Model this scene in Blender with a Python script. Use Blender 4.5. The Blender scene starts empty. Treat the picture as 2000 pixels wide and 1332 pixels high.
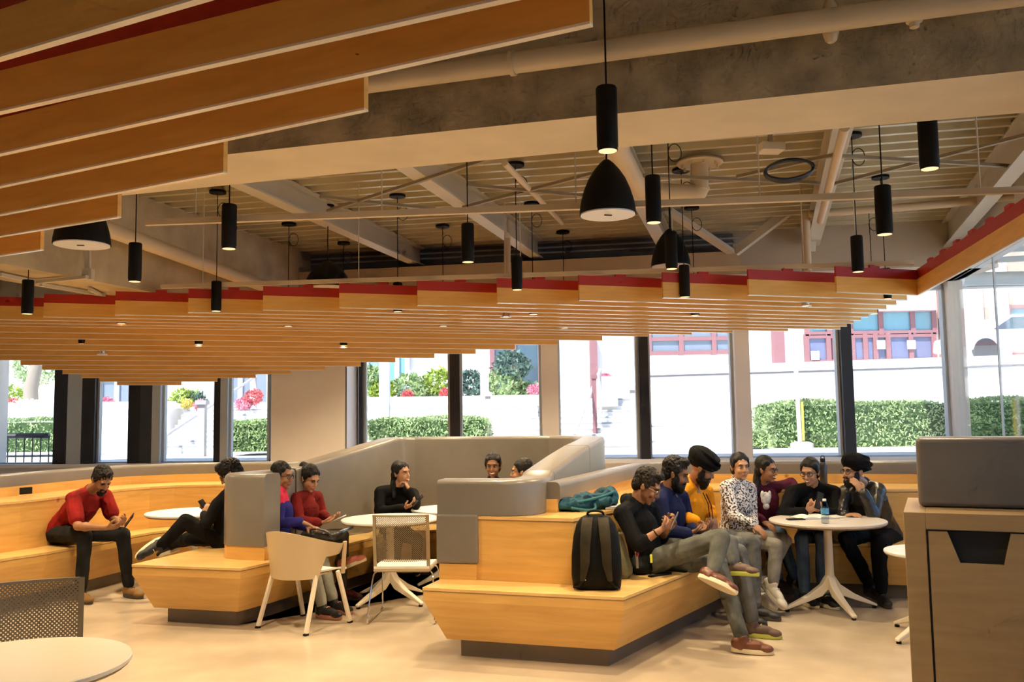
SKY, SUN, ELAMP, EREAR, EXPO = 5., 6., 130., 80., .70
import bpy, bmesh, math, random
from mathutils import Vector, Matrix, noise
V = Vector
random.seed(7)
SC = bpy.context.scene
COL = SC.collection
PI = math.pi
# ------------------------------------------------------------------ camera
FPX, HC = 1736.0, 1.63
TH, PH = math.atan(1736.0 / 20072), math.atan(300 / 20070)
FW = V((0, math.cos(TH), math.sin(TH)))
U0 = V((0, -math.sin(TH), math.cos(TH)))
RT = V((1, 0, 0)) * math.cos(PH) - U0 * math.sin(PH)
UP = U0 * math.cos(PH) + V((1, 0, 0)) * math.sin(PH)
CAM = V((0, 0, HC))
cd = bpy.data.cameras.new('camera')
cd.lens = 36 * FPX / 2000
cd.sensor_width = 36
cd.clip_end = 300
co = bpy.data.objects.new('camera', cd)
COL.objects.link(co)
M = Matrix.Identity(4)
for i in range(3):
    M[i][0], M[i][1], M[i][2], M[i][3] = RT[i], UP[i], -FW[i], CAM[i]
co.matrix_world = M
SC.camera = co

def at(px, py, d):
    """world point seen at a pixel of the 2000x1332 photograph, at distance d along +Y"""
    r = FW + RT * ((px - 1000) / FPX) - UP * ((py - 666) / FPX)
    return CAM + r * (d / r.y)

def atz(px, py, z):
    r = FW + RT * ((px - 1000) / FPX) - UP * ((py - 666) / FPX)
    return CAM + r * ((z - HC) / r.z)

# ------------------------------------------------------------------ materials
MATS = {}
def mat(name, col, rough=.6, metal=0., spec=.5, var=0., vscale=6., bump=0., bscale=60., emit=None, estr=0., stretch=None, col2=None, sheen=0.):
    if name in MATS: return MATS[name]
    m = bpy.data.materials.new(name); m.use_nodes = True
    nt = m.node_tree; b = nt.nodes['Principled BSDF']
    c = (*col, 1)
    b.inputs['Base Color'].default_value = c
    b.inputs['Roughness'].default_value = rough
    b.inputs['Metallic'].default_value = metal
    b.inputs['Specular IOR Level'].default_value = spec
    if sheen: b.inputs['Sheen Weight'].default_value = sheen
    tc = nt.nodes.new('ShaderNodeTexCoord')
    src = tc.outputs['Object']
    if stretch:
        mp = nt.nodes.new('ShaderNodeMapping'); mp.inputs['Scale'].default_value = stretch
        nt.links.new(src, mp.inputs['Vector']); src = mp.outputs['Vector']
    if var or col2:
        n = nt.nodes.new('ShaderNodeTexNoise'); n.inputs['Scale'].default_value = vscale; n.inputs['Detail'].default_value = 5
        nt.links.new(src, n.inputs['Vector'])
        r = nt.nodes.new('ShaderNodeValToRGB')
        c2 = col2 or tuple(max(0, x * (1 - var)) for x in col)
        c1 = col if col2 else tuple(min(1, x * (1 + var * .6)) for x in col)
        r.color_ramp.elements[0].position = .32; r.color_ramp.elements[0].color = (*c2, 1)
        r.color_ramp.elements[1].position = .68; r.color_ramp.elements[1].color = (*c1, 1)
        nt.links.new(n.outputs['Fac'], r.inputs['Fac']); nt.links.new(r.outputs['Color'], b.inputs['Base Color'])
    if bump:
        n2 = nt.nodes.new('ShaderNodeTexNoise'); n2.inputs['Scale'].default_value = bscale; n2.inputs['Detail'].default_value = 4
        nt.links.new(tc.outputs['Object'], n2.inputs['Vector'])
        bp = nt.nodes.new('ShaderNodeBump'); bp.inputs['Strength'].default_value = bump; bp.inputs['Distance'].default_value = .01
        nt.links.new(n2.outputs['Fac'], bp.inputs['Height']); nt.links.new(bp.outputs['Normal'], b.inputs['Normal'])
    if emit:
        b.inputs['Emission Color'].default_value = (*emit, 1); b.inputs['Emission Strength'].default_value = estr
    MATS[name] = m
    return m

def wood_mat(name, a, b2, rough=.42, scale=(1, 1, 9), knots=True, spec=.4):
    m = bpy.data.materials.new(name); m.use_nodes = True
    nt = m.node_tree; b = nt.nodes['Principled BSDF']
    b.inputs['Roughness'].default_value = rough; b.inputs['Specular IOR Level'].default_value = spec
    tc = nt.nodes.new('ShaderNodeTexCoord')
    mp = nt.nodes.new('ShaderNodeMapping'); mp.inputs['Scale'].default_value = scale
    nt.links.new(tc.outputs['Object'], mp.inputs['Vector'])
    n = nt.nodes.new('ShaderNodeTexNoise'); n.inputs['Scale'].default_value = 2.2; n.inputs['Detail'].default_value = 8; n.inputs['Distortion'].default_value = .6
    nt.links.new(mp.outputs['Vector'], n.inputs['Vector'])
    r = nt.nodes.new('ShaderNodeValToRGB')
    r.color_ramp.elements[0].position = .3; r.color_ramp.elements[0].color = (*b2, 1)
    r.color_ramp.elements[1].position = .66; r.color_ramp.elements[1].color = (*a, 1)
    nt.links.new(n.outputs['Fac'], r.inputs['Fac'])
    out = r.outputs['Color']
    if knots:
        v = nt.nodes.new('ShaderNodeTexVoronoi'); v.inputs['Scale'].default_value = 1.7
        nt.links.new(tc.outputs['Object'], v.inputs['Vector'])
        k = nt.nodes.new('ShaderNodeValToRGB')
        k.color_ramp.elements[0].position = .012; k.color_ramp.elements[0].color = (.45, .34, .22, 1)
        k.color_ramp.elements[1].position = .05; k.color_ramp.elements[1].color = (1, 1, 1, 1)
        nt.links.new(v.outputs['Distance'], k.inputs['Fac'])
        mx = nt.nodes.new('ShaderNodeMix'); mx.data_type = 'RGBA'; mx.blend_type = 'MULTIPLY'; mx.inputs[0].default_value = 1
        nt.links.new(out, mx.inputs[6]); nt.links.new(k.outputs['Color'], mx.inputs[7]); out = mx.outputs[2]
    nt.links.new(out, b.inputs['Base Color'])
    MATS[name] = m
    return m

def glass_mat(name, tint=(1, 1, 1), refl=.06):
    m = bpy.data.materials.new(name); m.use_nodes = True
    nt = m.node_tree; nt.nodes.clear()
    o = nt.nodes.new('ShaderNodeOutputMaterial'); t = nt.nodes.new('ShaderNodeBsdfTransparent'); g = nt.nodes.new('ShaderNodeBsdfGlossy')
    g.inputs['Roughness'].default_value = .02; t.inputs['Color'].default_value = (*tint, 1)
    mx = nt.nodes.new('ShaderNodeMixShader'); lw = nt.nodes.new('ShaderNodeLayerWeight'); lw.inputs['Blend'].default_value = .5
    p5 = nt.nodes.new('ShaderNodeMath'); p5.operation = 'POWER'; p5.inputs[1].default_value = 5
    ma = nt.nodes.new('ShaderNodeMath'); ma.operation = 'MULTIPLY_ADD'; ma.inputs[1].default_value = .5; ma.inputs[2].default_value = refl * .3
    nt.links.new(lw.outputs['Facing'], p5.inputs[0]); nt.links.new(p5.outputs[0], ma.inputs[0])
    nt.links.new(ma.outputs[0], mx.inputs['Fac']); nt.links.new(t.outputs[0], mx.inputs[1]); nt.links.new(g.outputs[0], mx.inputs[2])
    nt.links.new(mx.outputs[0], o.inputs['Surface'])
    MATS[name] = m
    return m

def perf_mat(name, col, pitch=.0125, hole=.0032):
    """sheet with a staggered grid of round holes in its own x/z plane"""
    m = bpy.data.materials.new(name); m.use_nodes = True
    nt = m.node_tree; b = nt.nodes['Principled BSDF']; b.inputs['Base Color'].default_value = (*col, 1); b.inputs['Roughness'].default_value = .45
    tc = nt.nodes.new('ShaderNodeTexCoord'); sp = nt.nodes.new('ShaderNodeSeparateXYZ')
    nt.links.new(tc.outputs['Object'], sp.inputs[0])
    def mth(op, a, c=None):
        n = nt.nodes.new('ShaderNodeMath'); n.operation = op
        for i, q in enumerate((a, c)):
            if q is None: continue
            if isinstance(q, (int, float)): n.inputs[i].default_value = q
            else: nt.links.new(q, n.inputs[i])
        return n.outputs[0]
    ds = []
    for ox in (0., .5):
        dx = mth('SUBTRACT', mth('FRACT', mth('ADD', mth('DIVIDE', sp.outputs['X'], pitch), ox + 100)), .5)
        dz = mth('SUBTRACT', mth('FRACT', mth('ADD', mth('DIVIDE', sp.outputs['Z'], pitch), ox + 100)), .5)
        ds.append(mth('ADD', mth('MULTIPLY', dx, dx), mth('MULTIPLY', dz, dz)))
    d = mth('MINIMUM', ds[0], ds[1])
    a = mth('GREATER_THAN', d, (hole / pitch) ** 2)
    nt.links.new(a, b.inputs['Alpha'])
    MATS[name] = m
    return m

WOOD = wood_mat('birch_ply', (.72, .44, .135), (.60, .345, .095), .38)
WOODTOP = wood_mat('birch_seat', (.78, .52, .20), (.68, .43, .15), .2, (1, 6, 1))
BAFW = wood_mat('baffle_maple', (.88, .50, .125), (.76, .40, .09), .45, (1, 1, 9))
EDGE = mat('pale_trim_and_glint', (.96, .87, .74), .16, spec=.7)  # spotlight trim, and the window glint painted on baffle bottoms
RED = mat('red_paint', (.43, .018, .006), .45)
FLOORM = mat('polished_concrete', (.545, .445, .325), .26, spec=.5, var=.22, vscale=1.3, bump=.03, bscale=9)
BRACEM = mat('brace_paint', (.27, .22, .14), .45)
CONCF = mat('rough_concrete_shaded', (.40, .315, .19), .9, var=.35, vscale=5, bump=.8, bscale=22)  # rough face, its colour darkened for the shade on the beam's upright sides
CONCP = mat('trowelled_concrete_lit', (.70, .60, .43), .75, var=.08, vscale=3, bump=.15, bscale=10)  # smooth face, its colour paled for the light reaching the beam's underside
CONC = mat('concrete', (.52, .43, .28), .85, var=.22, vscale=3.2, bump=.35, bscale=14)
BEIGE = mat('beige_paint', (.60, .49, .33), .55, var=.06, vscale=2)
STEELP = mat('painted_steel', (.56, .52, .42), .42, var=.06, vscale=2)
DECKM = mat('deck_paint', (.54, .475, .31), .27, var=.08, vscale=2)
BLACK = mat('black_metal', (.006, .006, .006), .55, spec=.25)
BLKFRAME = mat('window_black', (.02, .02, .025), .45)
GREYFRAME = mat('window_grey', (.50, .56, .60), .4)
UPH = mat('grey_vinyl', (.185, .168, .145), .33, spec=.5, var=.08, vscale=4, bump=.05, bscale=40)
PLINTH = mat('plinth_grey', (.17, .135, .10), .5)
WHITE = mat('white_laminate', (.82, .80, .78), .35)
TABLEG = mat('grey_laminate', (.60, .55, .49), .35)
NEARTOP = mat('cream_laminate', (.70, .62, .48), .3)
PLYEDGE = mat('ply_edge', (.28, .17, .085), .5)
LEGW = mat('cream_leg', (.78, .70, .56), .4)
CREAM = mat('cream_plastic', (.60, .465, .28), .42)
SEATW = mat('white_plastic', (.86, .83, .78), .4)
CHROME = mat('chrome', (.7, .7, .7), .12, metal=1)
GLOW = mat('lamp_glow', (1, .9, .7), .5, emit=(1, .70, .36), estr=.62)
DIFF = mat('lamp_diffuser', (.80, .82, .88), .5)
GLASS = glass_mat('clear_glass')
WALLP = mat('beige_wall', (.86, .80, .71), .7, var=.04, vscale=2)
WALLW = mat('white_reveal', (.85, .85, .85), .6)
PERF = perf_mat('perforated_plastic', (.25, .195, .125), .0165, .0044)
PERFN = perf_mat('perforated_plastic_close', (.155, .118, .072), .020, .0036)
CHAIRF = mat('taupe_plastic', (.37, .30, .195), .4)

# ------------------------------------------------------------------ mesh builder
class MB:
    def __init__(s): s.v = []; s.f = []; s.mi = []; s.m = 0
    def add(s, vs, fs):
        o = len(s.v); s.v += [V(p) for p in vs]; s.f += [[i + o for i in f] for f in fs]; s.mi += [s.m] * len(fs); return s
    def box(s, c, size, rz=0., rot=None):
        hx, hy, hz = (x / 2 for x in size); R = rot or Matrix.Rotation(rz, 3, 'Z'); c = V(c)
        vs = [c + R @ V((x * hx, y * hy, z * hz)) for x in (-1, 1) for y in (-1, 1) for z in (-1, 1)]
        return s.add(vs, [(0, 1, 3, 2), (4, 6, 7, 5), (0, 4, 5, 1), (2, 3, 7, 6), (0, 2, 6, 4), (1, 5, 7, 3)])
    def prism(s, poly, z0, z1):
        n = len(poly); return s.loft([[(x, y, z0) for x, y in poly], [(x, y, z1) for x, y in poly]])
    def loft(s, rings, cap=True, closed=True):
        n = len(rings[0]); vs = [p for r in rings for p in r]; fs = []
        for k in range(len(rings) - 1):
            for i in range(n if closed else n - 1):
                j = (i + 1) % n; fs.append((k * n + i, k * n + j, (k + 1) * n + j, (k + 1) * n + i))
        if cap: fs += [tuple(range(n - 1, -1, -1)), tuple(range((len(rings) - 1) * n, len(rings) * n))]
        return s.add(vs, fs)
    def beam(s, a, b, w, h, up=(0, 0, 1)):
        """rectangular bar from a to b, w across, h along up"""
        a, b = V(a), V(b); d = (b - a).normalized(); x = d.cross(V(up)).normalized(); y = x.cross(d)
        rs = [[p + x * (i * w / 2) + y * (j * h / 2) for i, j in ((-1, -1), (1, -1), (1, 1), (-1, 1))] for p in (a, b)]
        return s.loft(rs)
    def tube(s, pts, r, n=10, cap=True):
        pts = [V(p) for p in pts]; rr = r if isinstance(r, (list, tuple)) else [r] * len(pts); rings = []; prev = None
        for i, p in enumerate(pts):
            d = (pts[min(i + 1, len(pts) - 1)] - pts[max(i - 1, 0)]).normalized()
            x = d.cross(V((0, 0, 1)) if abs(d.z) < .9 else V((1, 0, 0))) if prev is None else prev - d * prev.dot(d)
            x.normalize(); prev = x; y = d.cross(x)
            rings.append([p + (x * math.cos(t) + y * math.sin(t)) * rr[i] for t in (2 * PI * k / n for k in range(n))])
        return s.loft(rings, cap)
    def lathe(s, prof, c=(0, 0, 0), n=28, cap=True, R=None):
        c = V(c); R = R or Matrix.Identity(3)
        return s.loft([[c + R @ V((r * math.cos(t), r * math.sin(t), z)) for t in (2 * PI * k / n for k in range(n))] for r, z in prof], cap)
    def ell(s, c, r, R=None, n=14, m=9):
        R = R or Matrix.Identity(3); c = V(c); rings = []
        for k in range(m + 1):
            a = PI * (k + .0) / m; a = min(max(a, .06), PI - .06)
            rings.append([c + R @ V((r[0] * math.sin(a) * math.cos(t), r[1] * math.sin(a) * math.sin(t), -r[2] * math.cos(a))) for t in (2 * PI * i / n for i in range(n))])
        return s.loft(rings)
    def cap(s, a, b, ra, rb=None, n=10):
        """rounded tapered capsule"""
        rb = ra if rb is None else rb; a, b = V(a), V(b); d = b - a; L = d.length
        if L < 1e-5: return s.ell(a, (ra,) * 3)
        d /= L; x = d.cross(V((0, 0, 1)) if abs(d.z) < .9 else V((1, 0, 0))).normalized(); y = d.cross(x); rings = []
        for t in (-1.45, -1., -.5, 0): rings.append((a + d * ra * math.sin(t), ra * math.cos(t)))
        for t in (0, .5, 1., 1.45): rings.append((b + d * rb * math.sin(t), rb * math.cos(t)))
        return s.loft([[p + (x * math.cos(q) + y * math.sin(q)) * r for q in (2 * PI * k / n for k in range(n))] for p, r in rings])
    def sweep(s, prof, path, closed=False):
        """closed profile [(offset, z)] swept along a plan polyline, mitred; +offset is to the left of travel"""
        return s.loft([[(p[0] + nx * o, p[1] + ny * o, z) for o, z in prof] for p, nx, ny in miters(path)])
    def build(s, name, m, parent=None, smooth=False, local=False, bevel=0., angle=40):
        me = bpy.data.meshes.new(name)
        off = V((0, 0, 0))
        if parent is not None and not local:
            off = world_loc(parent)
        me.from_pydata([tuple(p - off) for p in s.v], [], s.f)
        for q in (m if isinstance(m, (list, tuple)) else [m]): me.materials.append(q)
        for p, k in zip(me.polygons, s.mi): p.material_index = k; p.use_smooth = smooth
        bm = bmesh.new(); bm.from_mesh(me); bmesh.ops.recalc_face_normals(bm, faces=bm.faces)
        if smooth:
            for e in bm.edges:
                if len(e.link_faces) == 2 and e.calc_face_angle(0) > math.radians(angle): e.smooth = False
        bm.to_mesh(me); bm.free()
        o = bpy.data.objects.new(name, me); COL.objects.link(o)
        if parent is not None: o.parent = parent
        if bevel:
            b = o.modifiers.new('b', 'BEVEL'); b.width = bevel; b.segments = 3; b.limit_method = 'ANGLE'; b.angle_limit = math.radians(40)
            for p in me.polygons: p.use_smooth = True
            w = o.modifiers.new('w', 'WEIGHTED_NORMAL'); w.keep_sharp = True
        return o

def world_loc(o):
    p = V((0, 0, 0))
    while o is not None: p = p + o.location; o = o.parent
    return p

def miters(path):
    P = [V((p[0], p[1])) for p in path]; out = []
    for i, p in enumerate(P):
        d1 = (P[i] - P[i - 1]).normalized() if i > 0 else None
        d2 = (P[i + 1] - P[i]).normalized() if i < len(P) - 1 else None
        n1 = V((-d1.y, d1.x)) if d1 else None; n2 = V((-d2.y, d2.x)) if d2 else None
        if n1 is None: n = n2
        elif n2 is None: n = n1
        else:
            n = (n1 + n2).normalized(); n = n / max(.45, n.dot(n1))
        out.append((p, n.x, n.y))
    return out

def offs(path, o):
    return [(p.x + nx * o, p.y + ny * o) for p, nx, ny in miters(path)]

def smooth_path(pts, it=2):
    P = [V(p) for p in pts]
    for _ in range(it):
        Q = [P[0]]
        for a, b in zip(P, P[1:]): Q += [a * .75 + b * .25, a * .25 + b * .75]
        Q.append(P[-1]); P = Q
    return P

def empty(name, loc=(0, 0, 0), rz=0.):
    o = bpy.data.objects.new(name, None); COL.objects.link(o); o.location = loc; o.rotation_euler = (0, 0, rz); o.empty_display_size = .1
    return o
def tag(o, label, cat, group=None):
    o['label'] = label; o['category'] = cat
    if group: o['group'] = group
    return o
def thing(name, label, cat, loc=(0, 0, 0), rz=0., group=None):
    return tag(empty(name, loc, rz), label, cat, group)
def struct(o):
    o['kind'] = 'structure'; return o
def kids(o): return [c for c in COL.objects if c.parent == o]
def dup(root, loc, rz, label, group=None):
    r = root.copy(); COL.objects.link(r); r.location = loc; r.rotation_euler = (0, 0, rz); r['label'] = label
    if group: r['group'] = group
    for ch in list(root.children):
        c = ch.copy(); COL.objects.link(c); c.parent = r
        for g in list(ch.children):
            d = g.copy(); COL.objects.link(d); d.parent = c
    return r
ORD = ['first', 'second', 'third', 'fourth', 'fifth', 'sixth', 'seventh', 'eighth', 'ninth', 'tenth', 'eleventh', 'twelfth', 'thirteenth', 'fourteenth', 'fifteenth', 'sixteenth', 'seventeenth', 'eighteenth', 'nineteenth', 'twentieth', 'twenty-first', 'twenty-second', 'twenty-third', 'twenty-fourth', 'twenty-fifth', 'twenty-sixth']
# ------------------------------------------------------------------ room shell
def GL(x): return 12.98 - .135 * x          # glazing line in plan
def UW(x): return 12.12 - .19 * x           # upper wall line in plan
XL, XR, YB, DECK = -8.2, 6.05, -4.2, 4.0
m = MB(); m.prism([(XL, YB), (XR + .3, YB), (XR + .3, GL(XR) + .3), (XL, GL(XL) + .3)], -.2, 0); struct(m.build('floor', FLOORM))
# corrugated deck: ribs run along the facade
E1 = V((.979, -.203, 0)); E2 = V((.203, .979, 0))
m = MB(); prof = []; y = -7.0; pitch = .25
while y < 12.75:
    prof += [(y, DECK + .085), (y + .16, DECK + .085), (y + .18, DECK), (y + .23, DECK)]; y += pitch
a0, a1 = -10.8, 3.75
vs = []
for (yy, z) in prof: vs += [E1 * a0 + E2 * yy + V((0, 0, z)), E1 * a1 + E2 * yy + V((0, 0, z))]
m.add(vs, [(2 * i, 2 * i + 1, 2 * i + 3, 2 * i + 2) for i in range(len(prof) - 1)])
struct(m.build('ceiling', DECKM))
m = MB(); m.prism([(XL, YB), (2.6, YB), (6.2, 12.3), (XL, GL(XL) + .2)], 4.13, 4.3); struct(m.build('roof', CONC))
# outer walls away from the view
def wall(name, a, b, z0, z1, t, mm):
    a, b = V((*a, 0)), V((*b, 0)); q = MB(); q.beam(a + V((0, 0, (z0 + z1) / 2)), b + V((0, 0, (z0 + z1) / 2)), t, z1 - z0)
    return struct(q.build(name, mm))
wall('wall_left', (XL, YB), (XL, GL(XL) + .2), 0, 4.12, .2, WALLP)
wall('wall_rear', (XL, YB), (XR + .3, YB), 0, 4.12, .2, WALLP)
# facade: low wall, upper wall, soffit
wall('wall_back_lower', (XL, GL(XL)), (XR + .1, GL(XR + .1)), 0, .98, .2, WALLP)
wall('wall_back_upper', (XL, UW(XL)), (XR, UW(XR)), 3.45, 4.08, .12, mat('upper_wall_paint', (.52, .445, .34), .7, var=.04, vscale=2))
m = MB(); m.prism([(XL, UW(XL) - .06), (XR, UW(XR) - .06), (XR, GL(XR) + .25), (XL, GL(XL) + .25)], 3.4, 3.45); struct(m.build('trim_1', WALLP))
wall('wall_back_head', (XL, GL(XL)), (XR, GL(XR)), 3.45, 4.1, .15, WALLP)
m = MB(); m.beam((XL, GL(XL) - .02, 1.0), (XR, GL(XR) - .02, 1.0), .36, .05); struct(m.build('trim_2', WALLW))
# bulkhead box and the pale trim under the deck
x0, x1 = -6.5, at(1432, 520, 11.5).x
m = MB(); m.prism([(x0, UW(x0) - .42), (x1, UW(x1) - .42), (x1, UW(x1) - .07), (x0, UW(x0) - .07)], 3.4, 3.70); struct(m.build('wall_bulkhead', BEIGE))
m = MB()
for z in (3.93, 3.86): m.beam((x0, UW(x0) - .1, z), (x1 + .1, UW(x1) - .1, z), .03, .022)
struct(m.build('trim_3', mat('grey_trim', (.45, .46, .46), .5)))
m = MB(); m.prism([(x0, UW(x0) - .09), (x1, UW(x1) - .09), (x1, UW(x1) - .062), (x0, UW(x0) - .062)], 3.70, 3.99); struct(m.build('wall_recess', mat('recess_shade', (.16, .17, .18), .7)))  # dark sheet paints the shade of the recess above the bulkhead

# window bays on the glazing line
def gx(px):
    r = FW + RT * ((px - 1000) / FPX) - UP * ((800 - 666) / FPX); t = 12.98 / (r.y + .135 * r.x); return (r * t).x
def bar(m, xa, xb, z0=.98, z1=3.4, t=.12, o=0.):
    n = MB(); m.prism([(xa, GL(xa) - t / 2 + o), (xb, GL(xb) - t / 2 + o), (xb, GL(xb) + t / 2 + o), (xa, GL(xa) + t / 2 + o)], z0, z1)
bays = [(-60, 114), (193, 258), (320, 424), (450, 528), (712, 880), (899, 1058), (1090, 1247), (1266, 1433), (1461, 1641), (1662, 1853)]
for i, (pa, pb) in enumerate(bays):
    xa, xb = gx(pa), gx(pb)
    m = MB(); w = .035
    bar(m, xa, xa + w, t=.10); bar(m, xb - w, xb, t=.10); bar(m, xa, xb, .98, 1.05, .10); bar(m, xa, xb, 3.3, 3.4, .10)
    fr = m.build('window_%d' % (i + 1), GREYFRAME); struct(fr)
    m = MB(); bar(m, xa + w, xb - w, 1.05, 3.3, .012); m.build('pane', GLASS, fr)
posts = [(114, 140, BLKFRAME), (140, 168, GREYFRAME), (168, 193, BLKFRAME), (258, 281, BLKFRAME), (281, 304, mat('charcoal_metal', (.05, .055, .06), .4)), (304, 320, GREYFRAME), (424, 436, BLKFRAME), (436, 450, GREYFRAME), (528, 673, WALLP), (673, 700, None), (704, 712, BLKFRAME), (880, 899, BLKFRAME), (1058, 1090, WALLP), (1247, 1266, BLKFRAME), (1433, 1461, WALLP), (1641, 1662, BLKFRAME), (1853, 1882, WALLP)]
for i, (pa, pb, mm) in enumerate(posts):
    m = MB(); kf = 1 - .55 / 12.6
    if pb - pa > 100:
        xa, xb = gx(pa), gx(pb); m.prism([(xa * kf, GL(xa) - .55), (xb * kf, GL(xb) - .55), (xb * kf + .02, GL(xb) + .1), (xa, GL(xa) + .1)], .98, 3.4); struct(m.build('wall_back_pier', mm)); continue
    if mm is None:
        xa, xb = gx(pa), gx(pb); m.prism([(xa * kf + .025, GL(xa) - .548), (xb, GL(xb) - .02), (xb, GL(xb) + .1), (xa * kf + .025, GL(xa) + .1)], .98, 3.4); struct(m.build('window_reveal', WALLW)); continue
    bar(m, gx(pa), gx(pb), t=.34 if pb - pa > 100 else .2 if mm is not WALLP else .26, o=-.04); struct(m.build('mullion', mm))
# right-hand glass wall, parallel with the canopy edge
A = V((gx(1868), GL(gx(1868)), 0)); dirR = V((-.235, -1, 0)).normalized()
def RW(s): return A + dirR * s
m = MB(); m.beam(RW(0) + V((0, 0, 3.5)), RW(16.5) + V((0, 0, 3.5)), .2, .2)
fr = m.build('window_11', GREYFRAME); struct(fr)
m = MB(); m.beam(RW(.05) + V((0, 0, 2.2)), RW(16.5) + V((0, 0, 2.2)), .012, 2.4); m.build('pane', GLASS, fr)
m = MB(); m.beam(RW(0) + V((0, 0, .5)), RW(16.5) + V((0, 0, .5)), .2, 1.0); struct(m.build('wall_right', WALLP))
m = MB(); m.beam(RW(0) + V((0, 0, 3.85)), RW(16.5) + V((0, 0, 3.85)), .2, .5); struct(m.build('wall_right_upper', WALLP))
m = MB(); p = RW(2.05); m.beam(p + V((0, 0, 1)), p + V((0, 0, 3.4)), .02, .02, (0, 1, 0)); m.build('joint', GREYFRAME, fr)
m = MB(); p = RW(.12); m.beam(p + V((0, 0, 1)), p + V((0, 0, 3.4)), .10, .08, (0, 1, 0)); m.build('jamb', mat('bronze_grey', (.22, .21, .18), .5), fr)

# ------------------------------------------------------------------ concrete beams
f = [(-7.5, 6.55), (-.949, 4.676), (.765, 4.217), (2.273, 3.801), (6.2, 2.72)]
r_ = [(6.4, 3.36), (2.59, 4.355), (.86, 4.773), (-1.074, 5.296), (-7.3, 7.1)]
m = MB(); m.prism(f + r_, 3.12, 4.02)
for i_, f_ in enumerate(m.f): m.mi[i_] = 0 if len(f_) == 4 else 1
tag(m.build('concrete_beam', [CONCF, CONCP]), 'massive rough concrete beam crossing the whole ceiling, shade-toned front and lit-toned underside', 'beam')
d = V((.29, .957, 0)); L0 = V((-3.971, 8.894, 0)); nrm = V((-.957, .29, 0))
pa, pb = L0 - d * 4.6, L0 + d * 4.6
m = MB(); m.prism([(pa.x, pa.y), (pb.x, pb.y), ((pb + nrm * .75).x, (pb + nrm * .75).y), ((pa + nrm * .75).x, (pa + nrm * .75).y)], 3.02, 4.02)
tag(m.build('concrete_beam', CONC), 'pale concrete beam running from the front left ceiling back to the facade', 'beam')

# ------------------------------------------------------------------ steel I beams
def ibeam(a, b, label, zb=3.75, h=.26, w=.15):
    a, b = V((*a, 0)), V((*b, 0)); t = thing('steel_beam', label, 'beam', (a.x, a.y, zb), 0, 'painted steel roof beams')
    for nm, z, hh, ww in (('lower_flange', .012, .02, w), ('web', h / 2, h - .03, .012), ('upper_flange', h - .01, .02, w)):
        m = MB(); m.beam(a + V((0, 0, zb + z)), b + V((0, 0, zb + z)), ww, hh); m.build(nm, STEELP, t)
    m = MB()
    for s in (.25, .6):
        p = a.lerp(b, s); m.beam(p + V((0, 0, zb + .03)), p + V((0, 0, zb + h - .02)), .008, w * .9, (b - a).normalized())
    m.build('stiffener', STEELP, t)
ibeam((-2.75, 6.75), (-1.27, 12.25), 'leftmost painted steel roof beam, above the stepped left part of the far canopy')
ibeam((-1.25, 6.1), (.36, 11.8), 'second painted steel roof beam from the left, lit orange along its lower flange')
ibeam((.55, 5.95), (2.0, 11.35), 'painted steel roof beam behind the big bell pendant and elbow duct')
ibeam((2.2, 5.45), (3.86, 11.2), 'painted steel roof beam with a round pipe hung at its right side')
ibeam((3.7, 5.5), (5.5, 11.0), 'rightmost painted steel roof beam, next to the glass wall', zb=3.68, h=.33)

# ------------------------------------------------------------------ flat braces, struts, pipes
def pipe(name, label, pts, r, mm=BEIGE, n=14, cat='pipe', grp=None):
    m = MB(); m.tube(pts, r, n); return tag(m.build(name, mm, None, True), label, cat, grp)
def brace(a, b, label, z=3.74, w=.034):
    m = MB(); m.beam(atz(*a, z), atz(*b, z), w, w * .8); tag(m.build('cross_brace', BRACEM), label, 'brace', 'roof cross braces')
brace((625, 384), (850, 408), 'dark thin cross brace just left of the first canopy rose, falling to the right')
brace((640, 412), (985, 300), 'thin cross brace rising right from the leftmost steel beam')
brace((912, 361), (1160, 384), 'dark thin cross brace left of the big bell pendant')
brace((905, 405), (1210, 325), 'thin cross brace rising right behind the big bell pendant')
brace((1235, 342), (1600, 357), 'thin cross brace running right under the cable coil')
brace((1440, 345), (1640, 300), 'thin cross brace rising right beside the small white box')
brace((1625, 304), (1985, 325), 'dark thin cross brace right of the pipe-hung steel beam')
brace((1625, 360), (2010, 262), 'thin cross brace rising to the rightmost steel beam')
m = MB(); m.beam(at(1560, 398, 10.6), at(1436, 492, 11.0), .10, .10); tag(m.build('diagonal_brace', STEELP), 'stout square diagonal brace slanting down left to the bulkhead corner', 'brace')
m = MB(); m.beam(at(1300, 408, 10.0), at(1428, 492, 11.0), .11, .05); tag(m.build('diagonal_brace', STEELP), 'flat pale diagonal brace slanting down right to the bulkhead corner', 'brace')
m = MB(); m.beam(at(1588, 405, 10.8), at(1582, 490, 10.95), .10, .12, (0, 1, 0)); tag(m.build('hanger_plate', STEELP), 'pale upright hanger plate below the pipe-hung steel beam', 'brace')
SA = [atz(285, 435, 3.03), atz(2050, 369, 3.03)]; SB = [atz(315, 560, 3.03), atz(1785, 513, 3.03)]
for P, lab in ((SA, 'upper beige metal channel strut hung across in front of the pendants'), (SB, 'lower beige metal channel strut just above the red canopy tops')):
    t = thing('channel_strut', lab, 'strut', P[0])
    m = MB(); m.beam(P[0], P[1], .041, .041); m.build('channel', BEIGE, t)
    for k in (.06, .28, .5, .7, .93):
        q = P[0].lerp(P[1], k); m = MB(); m.tube([q, V((q.x, q.y, DECK + .02))], .005, 6); m.build('hanger_rod', STEELP, t)
pA, pB = at(560, 184, 4.62), at(2080, -24, 3.55)
t = thing('sprinkler_main', 'thick beige sprinkler pipe along the front face of the concrete beam', 'pipe', pA)
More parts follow.
